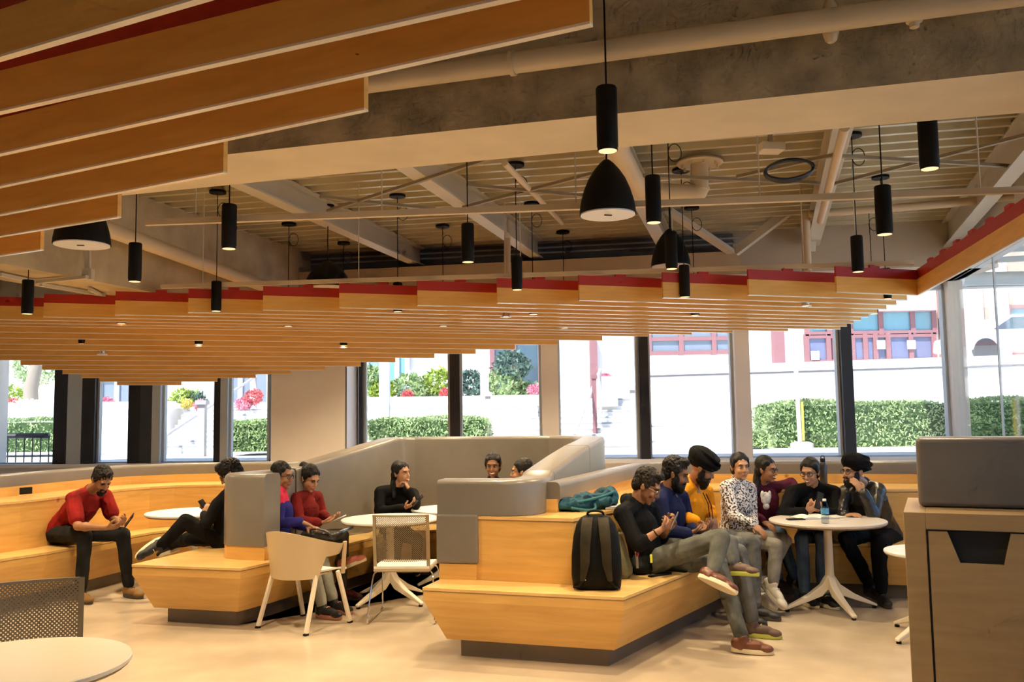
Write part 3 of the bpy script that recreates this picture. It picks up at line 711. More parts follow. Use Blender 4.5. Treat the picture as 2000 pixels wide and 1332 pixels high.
def mesh_chair(loc, rz, label, perf, frame, seat=True):
    t = thing('perforated_chair', label, 'chair', (loc[0], loc[1], 0), rz)
    # +Y is the front: the backrest leans at y = -.25
    H0, H1, W = .44, .865, .23
    def bp(x, z):
        k = (z - H0) / (H1 - H0); return V((x, -.215 - .055 * k - .03 * (1 - (x / W) ** 2) + (.012 * k * k), z))
    def sheet(x0, x1, z0, z1, th, nx=12, nz=8):
        m = MB(); rows = []
        for i in range(nx + 1):
            x = x0 + (x1 - x0) * i / nx; cl = [bp(x, z0 + (z1 - z0) * k / nz) for k in range(nz + 1)]
            rows.append(cl + [p + V((0, -th, 0)) for p in cl[::-1]])
        m.loft(rows); return m
    m = sheet(-W + .024, W - .024, H0 + .05, H1 - .012, .004); m.build('back_mesh', perf, t, True, True)
    m = sheet(-W, -W + .026, H0 - .02, H1, .016, 2); a = sheet(W - .026, W, H0 - .02, H1, .016, 2); m.add(a.v, a.f); a = sheet(-W, W, H1 - .014, H1, .02); m.add(a.v, a.f)
    m.build('back_frame', frame, t, True, True)
    m = MB(); rows = []
    for i in range(9):
        y = -.245 + .47 * i / 8; row = [(u * (W - .004), y, .452 - .014 * (1 - u * u) * math.sin(PI * i / 8) - (.03 * ((i - 6) / 2) ** 2 if i > 6 else 0)) for u in (-1, -.75, -.5, -.25, 0, .25, .5, .75, 1)]
        rows.append(row + [(p[0], p[1], p[2] - .02) for p in row[::-1]])
    m.loft(rows); m.build('seat', SEATW, t, True, True)
    m = MB(); m.loft([[(x * (W), y, z) for x, y in ((-1, -.25), (1, -.25), (1, .2), (-1, .2))] for z in (.405, .43)]); m.build('seat_shell', frame, t, False, True, bevel=.01)
    for sx in (-1, 1):
        m = MB(); p = smooth_path([(sx * .17, -.12, .405), (sx * .235, -.16, .40), (sx * .25, -.20, .33), (sx * .27, -.285, .05), (sx * .27, -.28, .012), (sx * .27, -.2, .008), (sx * .27, .2, .008), (sx * .27, .27, .012), (sx * .265, .26, .06), (sx * .24, .15, .37), (sx * .225, .12, .40), (sx * .17, .10, .405)], 2)
        m.tube(p, .0065, 8); m.build('leg', CHROME, t, True, True)
    return t
mesh_chair((-.90, 7.53), math.radians(-4), 'taupe perforated chair with chrome sled legs facing the booth table', PERF, CHAIRF)
mesh_chair((-2.27, 4.22), math.radians(204), 'dark perforated chair backrest close to camera behind the cream table', PERFN, mat('brown_plastic', (.17, .13, .08), .35))
# ------------------------------------------------------------------ people
def remesh(mb, name, m, voxel=.007, smooth=4, nz=0., nscale=9., parent=None, seed=0, root=False, mi=None):
    me = bpy.data.meshes.new('tmp'); me.from_pydata([tuple(p) for p in mb.v], [], mb.f)
    o = bpy.data.objects.new('tmp', me); COL.objects.link(o)
    r = o.modifiers.new('r', 'REMESH'); r.mode = 'VOXEL'; r.voxel_size = voxel; r.use_smooth_shade = True
    if smooth:
        s = o.modifiers.new('s', 'SMOOTH'); s.factor = .5; s.iterations = smooth
    dg = bpy.context.evaluated_depsgraph_get(); dg.update()
    nm = bpy.data.meshes.new_from_object(o.evaluated_get(dg)); bpy.data.objects.remove(o)
    if nz:
        sd = V((seed * 3.1, seed * 1.7, seed))
        nrm = [v.normal.copy() for v in nm.vertices]
        for v, n in zip(nm.vertices, nrm):
            q = v.co * nscale + sd; w = noise.noise(V((q.x + .6 * noise.noise(q * .7), q.y, q.z * .55))); w = 1 - 2.2 * abs(w); v.co += n * (nz * (w - .3))
    for q in (m if isinstance(m, (list, tuple)) else [m]): nm.materials.append(q)
    if mi:
        for p in nm.polygons: p.material_index = mi(p.center)
    off = parent.location if parent is not None else V((0, 0, 0))
    if root: off = root
    if off.length: nm.transform(Matrix.Translation(-off))
    for p in nm.polygons: p.use_smooth = True
    nm.name = name; ob = bpy.data.objects.new(name, nm); COL.objects.link(ob)
    if parent is not None: ob.parent = parent
    if root: ob.location = root
    return ob
def skin(n, c): return mat(n, c, .5, spec=.35, var=.08, vscale=14)
SK1 = skin('skin_warm', (.34, .165, .085)); SK2 = skin('skin_light', (.44, .235, .135)); SK3 = skin('skin_dark', (.235, .11, .058))
HAIR = mat('black_hair', (.006, .0045, .004), .5, spec=.3, bump=.5, bscale=120); HAIRB = mat('brown_hair', (.014, .009, .006), .5, spec=.3, bump=.5, bscale=120)
EYEW = mat('eye_white', (.75, .72, .68), .3); EYEB = mat('eye_dark', (.02, .012, .01), .2)
LIPM = mat('lips', (.30, .10, .075), .45); TEETH = mat('teeth', (.85, .82, .76), .35); SPEC = mat('glasses_frame', (.015, .014, .02), .3); SPECM = mat('glasses_metal', (.5, .47, .42), .25, metal=1); LENS = GLASS
def fab(n, c, var=.12, **k): return mat(n, c, k.pop('rough', .85), spec=.12, var=var, vscale=k.pop('vscale', 9), bump=k.pop('bump', .25), bscale=k.pop('bscale', 45), sheen=k.pop('sheen', .0), **k)
JEAN = fab('dark_jeans', (.055, .065, .075), .35); JEANB = fab('blue_jeans', (.075, .115, .19), .35); DENIM = fab('washed_denim', (.125, .130, .115), .45, vscale=5); GREYJ = fab('grey_jeans', (.13, .132, .128), .35); LGREY = fab('light_grey_jeans', (.235, .225, .205), .3); BLKF = fab('black_cloth', (.006, .006, .007), .2); BLKT = fab('black_trousers', (.008, .008, .009), .2); OLIVE = fab('olive_trousers', (.10, .10, .065), .3); PALEG = fab('pale_trousers', (.30, .30, .26), .15)
SOLEW = mat('sole_cream', (.72, .63, .45), .6); SOLEK = mat('sole_dark', (.06, .05, .04), .7)
LEATHB = mat('brown_leather', (.16, .055, .028), .35, var=.2, vscale=20); LEATHK = mat('black_leather', (.018, .017, .016), .3, spec=.6, bump=.5, bscale=28); SUEDE = mat('tan_suede', (.22, .115, .03), .8); WHITES = mat('white_sneaker', (.72, .68, .58), .55); PINKS = mat('pink_sneaker', (.62, .20, .15), .6); BLKS = mat('black_sneaker', (.02, .02, .022), .55); MARS = mat('maroon_boot', (.11, .025, .022), .4)

def hand(m, w, d, n, side, curl=.9, L=.175, spread=.0):
    """add a hand to mb: wrist w, finger direction d, palm normal n (palm faces n), thumb towards side"""
    d = d.normalized(); n = (n - d * n.dot(d)).normalized(); s = d.cross(n) * (1 if side > 0 else -1)
    R = Matrix((s, d, n)).transposed()
    m.ell(w + d * .045, (.038, .055, .016), R); m.ell(w + d * .02, (.029, .035, .018), R)
    for i, (o, l) in enumerate(((.029, .068), (.010, .078), (-.010, .072), (-.028, .055))):
        b = w + d * .085 + s * o; r = .0092 - .0006 * i; p = b; dir_ = d + s * (o * spread * 8)
        for k, f in enumerate((.45, .32, .28)):
            a = curl * (.55 + .5 * k) * (1 + .08 * i); dd = (dir_ * math.cos(a) + n * math.sin(a)).normalized(); q = p + dd * (l * f); m.cap(p, q, r, r * .93, 8); p = q; r *= .93
    b = w + d * .03 + s * .03; q = b + (d * .55 + s * .62 + n * .3).normalized() * .042; m.cap(b, q, .0125, .011, 8); m.cap(q, q + (d * .85 + n * .5 + s * (.1)).normalized() * .034, .0108, .009, 8)

def shoe(par, an, fd, up, m, sole, L=.27, high=0.):
    """shoe at ankle an, toe direction fd, up direction"""
    fd = fd.normalized(); up = (up - fd * up.dot(fd)).normalized(); s = fd.cross(up); R = Matrix((fd, s, up)).transposed(); b = an - up * .075
    q = MB(); q.ell(b + fd * -.02 + up * .045, (.062, .038, .05), R); q.ell(b + fd * .06 + up * .035, (.10, .043, .042), R); q.ell(b + fd * .145 + up * .022, (.062, .044, .032), R); q.cap(b + up * .03 - fd * .01, an + up * (.005 + high), .042, .04)
    so = remesh(q, 'shoe', m, .006, 4, parent=par)
    q = MB(); out = []
    for t in range(20):
        a = 2 * PI * t / 20; x = math.cos(a); y = math.sin(a); out.append((.065 + .142 * x, y * (.043 + .006 * x) * (1 if abs(x) < .95 else .95)))
    q.loft([[b + fd * x * k + s * y * k + up * z for x, y in out] for z, k in ((-.012, .97), (-.004, 1.0), (.014, 1.0), (.018, .97))]); so2 = MB(); so2.v, so2.f, so2.mi = q.v, q.f, q.mi
    o = so2.build('sole', sole, None, True, bevel=0); o.parent = so; o.data.transform(Matrix.Translation(-par.location))
    # lace rows
    q = MB()
    for k in range(4):
        c = b + fd * (.06 + .02 * k) + up * (.078 - .010 * k); q.tube([c - s * .022 - up * .004, c + up * .004, c + s * .022 - up * .004], .0035, 6)
    o = q.build('laces', sole if m is not LEATHB else LEATHB, None, True); o.parent = so; o.data.transform(Matrix.Translation(-par.location))
    return so

def head_frame(f, roll=0.):
    f = f.normalized(); r = f.cross(V((0, 0, 1))).normalized(); u = r.cross(f)
    if roll: q = Matrix.Rotation(roll, 3, f); r, u = q @ r, q @ u
    return f, r, u

def person(label, J, f, sk=SK1, roll=0., hair='short', hairm=HAIR, top=BLKF, sleeve='long', tr=1., bot=JEAN, shoes=None, beard=False, glasses=None, turban=None, smile=False, hands={}, legs=True, hood=False, girl=False, nz=.006, top_mi=None, voxel=.006, seed=1, bare=True, collar=None, tops=None, hs=1.):
    """J: joint name -> world point (head, neck, pel, shL, shR, elL, elR, wrL, wrR, knL, knR, anL, anR)"""
    f, r, u = head_frame(f, roll); c = J['head']; k = (.94 if girl else 1.) * hs
    R = Matrix((r, f, u)).transposed()
    def H(x, y, z): return c + (r * x + f * y + u * z) * k
    def E(m, p, q, RR=R): m.ell(H(*p), tuple(a * k for a in q), RR)
    base = V((J['pel'].x, J['pel'].y, J['pel'].z))
    m = MB()
    E(m, (0, -.014, .034), (.074, .094, .087)); E(m, (0, .018, -.03), (.062, .070, .075)); E(m, (0, .03, -.066), (.045, .055, .045)); E(m, (0, .066, -.098), (.022, .02, .017))
    E(m, (.034, .058, -.032), (.024, .024, .024)); E(m, (-.034, .058, -.032), (.024, .024, .024)); E(m, (0, .074, .03), (.052, .016, .016))
    m.cap(H(0, .083, .012), H(0, .104, -.028), .0085 * k, .0125 * k, 8); E(m, (.011, .092, -.033), (.009, .01, .007)); E(m, (-.011, .092, -.033), (.009, .01, .007)); E(m, (0, .083, -.062), (.022, .012, .013))
    for s in (-1, 1):
        E(m, (s * .077, -.012, -.004), (.009, .019, .031)); E(m, (s * .079, -.02, .008), (.012, .012, .016))
    nb = J['neck']; m.cap(H(0, -.022, -.06), nb + (c - nb) * .05, .053 * k * (.9 if girl else 1), .060 * k)
    shL, shR, pel = J['shL'], J['shR'], J['pel']; ax = (shL - shR).normalized(); mid = (shL + shR) / 2; upv = (nb - pel).normalized(); fw = upv.cross(ax) * -1
    if fw.dot(f) < 0 and fw.dot(((J['knL'] + J['knR']) / 2 - pel)) < 0: fw = -fw
    RT_ = Matrix((ax, fw, upv)).transposed()
    ch = mid.lerp(pel, .22)
    m.ell(ch, (.13, .085, .16), RT_); m.cap(nb, pel, .05, .09); m.ell(pel, (.13, .09, .09), RT_)
    hL, hR = pel + ax * .085, pel - ax * .085
    for s, sh in (('L', shL), ('R', shR)):
        m.cap(nb, sh, .045, .042); el, wr = J['el' + s], J['wr' + s]
        m.cap(sh, el, .043 * tr, .036 * tr); m.cap(el, wr, .037 * tr, .024); m.cap(el.lerp(wr, .25), el.lerp(wr, .3), .041 * tr, .039 * tr)
        if 'h' + s in J:
            hd = hands.get(s, {}); hand(m, wr, J['h' + s] - wr, hd.get('n', V((0, 0, -1))), hd.get('side', 1 if s == 'R' else -1), hd.get('curl', .9))
        else: m.ell(wr, (.03, .03, .03))
        if legs:
            kn, an = J['kn' + s], J['an' + s]; h0 = hL if s == 'L' else hR; m.cap(h0, kn, .06, .045); m.cap(kn, an, .044, .032)
    p = remesh(m, 'person', sk, voxel, 3, root=base); tag(p, label, 'person')
    # eyes, brows, mouth
    for s in (-1, 1):
        lk = 1. if f.z > -.24 else .42
        m = MB(); m.m = 0 if lk == 1 else 1; m.ell(H(s * .031, .0735, .005), (.0135 * k, .0112 * k, .0056 * k * lk), R); m.m = 1; m.ell(H(s * .0305, .0795, .005), (.0066 * k, .0062 * k, .0054 * k * lk), R)
        m.tube([H(s * .017, .0825, .0085), H(s * .031, .0865, .0118), H(s * .046, .0755, .0088)], [.0012, .002, .0012], 6)
        m.build('eye', [EYEW, EYEB], p, True)
        m = MB(); m.tube([H(s * .015, .0895, .024), H(s * .034, .0865, .030), H(s * .052, .070, .024)], [.003, .0042, .002], 6); m.build('eyebrow', HAIR, p, True)
    m = MB()
    if smile:
        m.tube([H(-.030, .074, -.056), H(-.015, .087, -.066), H(0, .091, -.069), H(.015, .087, -.066), H(.030, .074, -.056)], [.003, .008, .009, .008, .003], 8); m.m = 1
        m.tube([H(-.022, .083, -.058), H(0, .0955, -.0635), H(.022, .083, -.058)], [.003, .0062, .003], 8)
    else:
        m.tube([H(-.024, .079, -.060), H(0, .0935, -.0585), H(.024, .079, -.060)], [.003, .006, .003], 8); m.tube([H(-.020, .08, -.066), H(0, .0925, -.068), H(.020, .08, -.066)], [.003, .0065, .003], 8)
    m.build('lips', [LIPM, TEETH], p, True)
    # hair
    if hair and not turban:
        m = MB()
        if hair == 'short':
            E(m, (0, -.026, .056), (.082, .097, .086)); E(m, (0, -.062, -.002), (.069, .052, .07)); E(m, (0, .034, .108), (.056, .045, .030)); E(m, (.012, .05, .104), (.03, .024, .018))
            for s in (-1, 1): E(m, (s * .072, -.006, .035), (.012, .04, .045))
            hz = .009
        elif hair == 'curly':
            E(m, (0, -.022, .055), (.092, .108, .088)); E(m, (0, -.07, .0), (.076, .05, .075)); E(m, (0, .045, .1), (.066, .045, .04)); hz = .014
        else:
            E(m, (0, -.027, .060), (.082, .096, .085)); E(m, (0, -.062, -.015), (.074, .058, .072)); hz = .004
            for s in (-1, 1): E(m, (s * .05, .012, .07), (.031, .045, .035)); E(m, (s * .074, -.008, .035), (.012, .040, .045))
            if hair == 'pony':
                m.cap(H(0, -.10, .085), H(0, -.135, .075), .034 * k, .042 * k); m.cap(H(0, -.135, .07), H(0, -.14, -.07), .04 * k, .032 * k); m.cap(H(0, -.14, -.07), H(.01, -.115, -.17), .032 * k, .016 * k)
            if hair == 'bun': m.ell(H(0, -.115, .03), (.045, .045, .042), R)
            if hair == 'long':
                m.cap(H(0, -.06, -.02), H(0, -.085, -.13), .07 * k, .06 * k); m.cap(H(0, -.085, -.13), H(.03, -.095, -.27), .055 * k, .02 * k)
            if hair == 'low': m.cap(H(0, -.08, -.03), H(.03, -.08, -.12), .045 * k, .04 * k); m.cap(H(.03, -.08, -.12), H(.07, -.05, -.24), .04 * k, .02 * k)
        remesh(m, 'hair', hairm, .0055, 2, hz, 60 if hair in ('short', 'curly') else 25, p, seed)
    if beard:
        m = MB()
        if beard != 'goatee': E(m, (0, .034, -.082), (.062, .062, .046))
        E(m, (0, .06, -.105), (.036, .036, .034 * (1.6 if beard == 'long' else 1)))
        for s in (-1, 1):
            E(m, (s * .02, .089, -.048), (.018, .008, .006))
            if beard != 'goatee': E(m, (s * .062, .016, -.04), (.013, .03, .045))
            else: E(m, (s * .028, .082, -.068), (.008, .008, .026))
        remesh(m, 'beard', HAIR, .0055, 2, .005, 70, p, seed)
    if turban:
        m = MB(); RX = R @ Matrix.Rotation(turban, 3, 'X')
        m.ell(H(0, -.03, .085), (.112 * k, .134 * k, .088 * k), RX, 22, 14); E(m, (0, -.035, .045), (.098, .115, .06))
        for t in range(5):
            z = .045 + .022 * t; w = (.094, .106, .111, .104, .082)[t]
            m.tube([H(*(RX.transposed() @ (RX @ V((0, 0, 0))))) + RX @ V((w * .93 * math.cos(a), -.028 + w * 1.15 * math.sin(a), z + .018 * math.cos(a) * (1 if t % 2 else -1))) for a in (2 * PI * i / 24 for i in range(25))], .012, 8)
        remesh(m, 'turban', BLKF, .006, 2, .002, 30, p, seed)
    if glasses:
        m = MB()
        for s in (-1, 1):
            m.tube([H(s * .033 + .0255 * math.cos(a) * (1.05), .094 - .010 * abs(math.cos(a) * .5 + s * 0), .004 + .019 * math.sin(a)) for a in (2 * PI * i / 20 for i in range(21))], .0026, 6)
            m.tube([H(s * .058, .088, .010), H(s * .076, .055, .011), H(s * .08, -.015, .008)], .0022, 6)
        m.tube([H(-.008, .096, .008), H(0, .099, .010), H(.008, .096, .008)], .0024, 6)
        m.build('glasses', glasses, p, True)
    # garments
    m = MB()
    wb = .92 if girl else 1.0
    TS, TW, TD = (0, .2, .4, .6, .8, .95), (.165, .155, .150, .165, .172, .115), (.125, .12, .115, .118, .108, .072)
    for i in range(20):
        t = .95 * i / 19; q = max(0, min(4, sum(1 for z in TS if z <= t) - 1)); u_ = (t - TS[q]) / (TS[q + 1] - TS[q]); hw = TW[q] + (TW[q + 1] - TW[q]) * u_; hd = TD[q] + (TD[q + 1] - TD[q]) * u_
        if girl: hd *= 1 + .10 * math.exp(-((t - .68) / .14) ** 2)
        m.ell(pel.lerp(mid, t), (hw * tr * wb, hd * tr, .075), RT_)
    for s, sh in (('L', shL), ('R', shR)):
        m.cap(nb.lerp(sh, .2), sh, .055 * tr, .062 * tr); el, wr = J['el' + s], J['wr' + s]
        if sleeve == 'short': m.cap(sh, sh.lerp(el, .72), .062 * tr, .064 * tr)
        else:
            m.cap(sh, el, .061 * tr, .052 * tr); e = wr if sleeve == 'long' else el.lerp(wr, .3); m.cap(el, el.lerp(e, .93), .052 * tr, .040 * tr if sleeve == 'long' else .05)
    m.cap(nb - upv * .03, nb + upv * .012, .062, .066)
    if hood:
        for a in range(7):
            an_ = PI * (.0 + a / 6); m.ell(nb + ax * .085 * math.cos(an_) - fw * (.075 * math.sin(an_)) + upv * (.015 + .02 * math.sin(an_)), (.04, .045, .05))
    if collar: m.cap(nb - upv * .01, nb + upv * collar, .064, .062)
    remesh(m, tops or 'shirt', top, .0075, 5, nz, 8.5, p, seed, mi=top_mi)
    if legs:
        m = MB(); m.ell(pel + upv * .01, (.172 * wb * tr, .128, .11), RT_)
        for s, h0 in (('L', hL), ('R', hR)):
            kn, an = J['kn' + s], J['an' + s]; sc = .9 if girl else 1
            m.cap(h0, kn, .094 * sc, .068 * sc); m.cap(kn, kn.lerp(an, .35), .066 * sc, .062 * sc); m.cap(kn.lerp(an, .35), kn.lerp(an, .93), .062 * sc, .050 * sc)
        remesh(m, 'trousers', bot, .0075, 5, nz * 1.1, 10, p, seed + 3)
        if shoes:
            for s in 'LR':
                sh_ = shoes[s] if s in shoes else None
                if sh_: shoe(p, J['an' + s], sh_[0], sh_[1], shoes['m'], shoes['sole'], high=shoes.get('high', 0))
    return p
def phone(q, d, n, label, col=BLACK, grp=None):
    d = d.normalized(); n = (n - d * n.dot(d)).normalized(); s = d.cross(n); R = Matrix((s, d, n)).transposed()
    m = MB(); m.box((0, 0, 0), (.072, .146, .009)); m.v = [R @ p for p in m.v]; t = thing('phone', label, 'phone', q)
    m.build('phone_body', col, t, False, True, bevel=.003)
    m = MB(); m.box((0, 0, .0049), (.066, .138, .0008)); m.v = [R @ p for p in m.v]; m.build('screen', mat('phone_screen', (.02, .025, .035), .1), t, False, True)
    return t
Z3 = V((0, 0, 1))
def JJ(d, **k): return {n: at(*p[:2], p[2] if len(p) > 2 else d) for n, p in k.items()}

# 1 man in the red shirt
J = JJ(8.55, head=(199, 938, 8.5), neck=(172, 962, 8.62), shR=(143, 974, 8.42), shL=(205, 968, 8.78), elR=(152, 1028, 8.25), wrR=(208, 1031, 8.18), hR=(236, 1027, 8.2), elL=(222, 1015, 8.72), wrL=(238, 1022, 8.42), hL=(250, 1015, 8.3), pel=(117, 1040, 8.72), knR=(166, 1046, 8.3), knL=(240, 1044, 8.52), anR=(159, 1128, 8.35), anL=(252, 1126, 8.55))
J['anR'].z = .09; J['anL'].z = .09
person('man in red short-sleeved shirt and black jeans bent over his phone', J, V((.62, -.45, -.55)), SK1, hair='short', top=fab('red_shirt', (.25, .014, .012), .3), collar=.035, sleeve='short', tr=1.12, bot=fab('black_jeans', (.018, .019, .02), .35), beard='goatee', hands={'R': {'n': V((.1, .5, .6)), 'curl': 1.0}, 'L': {'n': V((-.3, -.6, .4)), 'curl': 1.0}}, shoes={'R': (V((.75, -.6, 0)), Z3), 'L': (V((.85, -.5, 0)), Z3), 'm': SUEDE, 'sole': SOLEK, 'high': .04}, seed=1)
phone(at(252, 1017, 8.2), V((.55, -.1, .7)), V((-.6, -.4, .5)), 'dark phone held by the man in the red shirt')
# 2 person in black behind the end cushion
J = JJ(8.2, head=(450, 926, 8.35), neck=(452, 958, 8.35), shL=(424, 985, 8.2), shR=(476, 978, 8.5), elL=(405, 1022, 8.1), wrL=(398, 1003, 8.25), hL=(406, 990, 8.3), elR=(440, 1030, 8.6), wrR=(412, 1004, 8.45), hR=(402, 993, 8.45), pel=(444, 1052, 8.35), knL=(362, 1018, 8.2), anL=(312, 1068, 8.12), knR=(372, 1052, 8.5), anR=(335, 1062, 8.9))
person('person in black lounging with a phone, half hidden by the grey end cushion', J, V((-.75, -.1, -.5)), SK2, hair='curly', top=BLKF, bot=BLKT, glasses=SPEC, hands={'L': {'n': V((0, 1, .2))}, 'R': {'n': V((0, -1, .2))}}, shoes={'L': (V((-.35, -.25, -.05)).lerp(V((-.1, -.35, -.9)), .25), V((.9, .35, .35))), 'R': (V((-.8, .3, -.3)), Z3), 'm': BLKS, 'sole': SOLEW}, seed=2)
phone(at(400, 989, 8.3), V((-.55, 0, .75)), V((.7, -.3, .4)), 'dark phone held by the person in black at the end cushion')
# 3 girl in blue and pink jacket
J = JJ(8.0, head=(551, 930, 7.98), neck=(545, 962, 7.98), shR=(543, 974, 7.82), shL=(553, 970, 8.15), elR=(543, 1022, 7.75), wrR=(588, 1019, 7.72), hR=(607, 1026, 7.75), elL=(570, 1020, 8.2), wrL=(600, 1030, 7.95), hL=(618, 1032, 7.9), pel=(540, 1066, 8.05), knR=(604, 1075, 7.62), anR=(630, 1165, 7.55), knL=(622, 1068, 7.85), anL=(652, 1165, 7.75))
J['anR'].z = J['anL'].z = .09
TJ = [fab('blue_jacket', (.030, .028, .20), .2), fab('pink_yoke', (.62, .035, .085), .2)]
zc = J['shR'].z
person('girl with glasses in blue jacket with pink shoulders, sitting behind the cream armchair', J, V((.88, -.2, -.12)), SK1, hair='low', girl=True, top=TJ, bot=PALEG, glasses=SPEC, top_mi=lambda q: 1 if q.z > .93 else 0, hands={'R': {'n': V((.2, .2, -1)), 'curl': .5}, 'L': {'n': V((.2, .2, -1)), 'curl': .5}}, shoes={'R': (V((.8, -.45, 0)), Z3), 'L': (V((.8, -.45, 0)), Z3), 'm': BLKS, 'sole': mat('coral_sole', (.55, .25, .18), .6)}, seed=3)
# 4 girl in red sweater
J = JJ(8.35, head=(605, 935, 8.3), neck=(597, 966, 8.35), shR=(576, 975, 8.18), shL=(618, 971, 8.5), elR=(584, 1016, 8.1), wrR=(624, 1021, 8.05), hR=(645, 1018, 8.1), elL=(628, 1004, 8.5), wrL=(642, 1014, 8.3), hL=(656, 1012, 8.25), pel=(588, 1052, 8.45), knR=(668, 1046, 8.1), anR=(672, 1092, 8.0), knL=(664, 1056, 8.3), anL=(668, 1148, 8.25))
J['anL'].z = .10
person('girl with ponytail in dark red sweater looking at her phone, legs crossed', J, V((.72, -.45, -.42)), SK2, hair='pony', girl=True, top=fab('red_sweater', (.20, .018, .016), .3, bscale=90, bump=.5), bot=fab('grey_trousers', (.09, .09, .075), .25), hands={'R': {'n': V((.1, .3, 1)), 'curl': .7}, 'L': {'n': V((0, -.4, 1)), 'curl': .7}}, shoes={'R': (V((.85, -.25, .35)), V((-.3, .1, .9))), 'm': PINKS, 'sole': SOLEW}, collar=.02, tops='sweater', seed=4)
pp = [o for o in COL.objects if o.name.startswith('person')][-1]
shoe(pp, J['anL'], V((.85, -.3, 0)), Z3, MARS, SOLEK, high=.05)
phone(at(660, 1013, 8.15), V((.8, -.2, .35)), V((-.3, 0, .9)), 'white phone held by the girl in the red sweater', SEATW)
# 5 woman in black, chin on hand
J = JJ(9.0, head=(784, 925, 8.95), neck=(776, 956, 9.0), shR=(744, 962, 8.95), shL=(806, 966, 9.1), elR=(742, 1000, 8.85), wrR=(790, 992, 8.75), hR=(808, 984, 8.72), elL=(812, 985, 8.9), wrL=(800, 958, 8.86), hL=(792, 943, 8.88), pel=(772, 1040, 9.2), knR=(775, 1055, 8.75), knL=(815, 1055, 8.8), anR=(770, 1120, 8.75), anL=(815, 1120, 8.8))
person('woman in black jacket resting her chin on one hand at the booth table', J, V((.78, -.5, .02)), SK2, hair='low', girl=True, top=BLKF, bot=BLKT, smile=True, hands={'R': {'n': V((.1, .2, 1)), 'curl': .8}, 'L': {'n': V((-.6, .2, .5)), 'curl': 1.2}}, tr=1.08, seed=5)
phone(at(816, 978, 8.68), V((.6, 0, .6)), V((-.5, -.3, .7)), 'dark phone held by the woman in black at the booth table')
# 6 smiling girl
def torso(px, py, d, face, fx, **kw):
    """a seated figure seen mainly by its head"""
    h = at(px, py, d); fx = V((*fx, 0)).normalized(); ax = V((-fx.y, fx.x, 0)); nb = h + V((0, 0, -.155)) - fx * .02; pel = V((nb.x, nb.y, SEAT + .12)) - fx * .06
    J = {'head': h, 'neck': nb, 'pel': pel}
    for s, g in (('L', 1), ('R', -1)):
        J['sh' + s] = nb + ax * (g * .17) + V((0, 0, -.055)); J['el' + s] = nb + ax * (g * .22) + fx * .1 + V((0, 0, -.33)); J['wr' + s] = nb + ax * (g * .1) + fx * .27 + V((0, 0, -.40)); J['h' + s] = J['wr' + s] + fx * .1
        J['kn' + s] = pel + fx * .40 + ax * (g * .1) + V((0, 0, .0)); J['an' + s] = V((J['kn' + s].x, J['kn' + s].y, .09)) + fx * .05
    return J, face
J, fc = torso(963, 911, 9.08, V((-.12, -.95, -.05)), (.1, -1))
person('smiling girl in black facing the camera above the grey booth wall', J, fc, SK3, hair='low', girl=True, top=BLKF, bot=JEAN, smile=True, seed=6, hs=1.06)
J, fc = torso(1018, 922, 8.75, V((-.98, .1, -.05)), (-1, 0))
person('person with dark hair bun turned left, head just showing over the booth wall', J, fc, SK2, hair='bun', girl=True, top=BLKF, bot=JEAN, seed=7, hs=1.05)

# 8 man in black hoodie, front
J = JJ(6.6, head=(1264, 950, 6.55), neck=(1243, 985, 6.6), shR=(1216, 1004, 6.42), shL=(1268, 992, 6.8), elR=(1247, 1064, 6.3), wrR=(1287, 1037, 6.28), hR=(1309, 1022, 6.35), elL=(1290, 1050, 6.8), wrL=(1304, 1032, 6.5), hL=(1320, 1016, 6.45), pel=(1268, 1100, 6.72), knR=(1408, 1050, 6.36), anR=(1392, 1116, 6.22), knL=(1402, 1098, 6.55), anL=(1450, 1234, 6.25))
J['anL'].z = .095
person('man in black hoodie and washed jeans looking down at his phone, ankle over knee', J, V((.80, -.28, -.50)), SK1, hair='short', hairm=HAIRB, top=BLKF, sleeve='three', hood=True, tr=1.08, bot=DENIM, hands={'R': {'n': V((.2, .6, .5)), 'curl': 1.1}, 'L': {'n': V((-.2, -.6, .5)), 'curl': 1.1}}, shoes={'R': (V((.80, -.28, -.36)), V((-.15, .55, .8))), 'L': (V((.93, -.25, -.03)), Z3), 'm': LEATHB, 'sole': SOLEW}, glasses=SPECM, tops='hoodie', seed=8, voxel=.0055)
p8 = [o for o in COL.objects if o.name.startswith('person')][-1]
m = MB(); w, h_ = J['wrR'], J['elR']; d_ = (w - h_).normalized(); m.tube([w - d_ * .03, w - d_ * .022], .033, 16); m.build('wrist_band', BLACK, p8, True)
phone(at(1316, 1020, 6.40), V((.45, .35, .75)), V((-.80, .30, .50)), 'grey phone held by the man in the black hoodie', mat('grey_phone', (.12, .13, .14), .3))
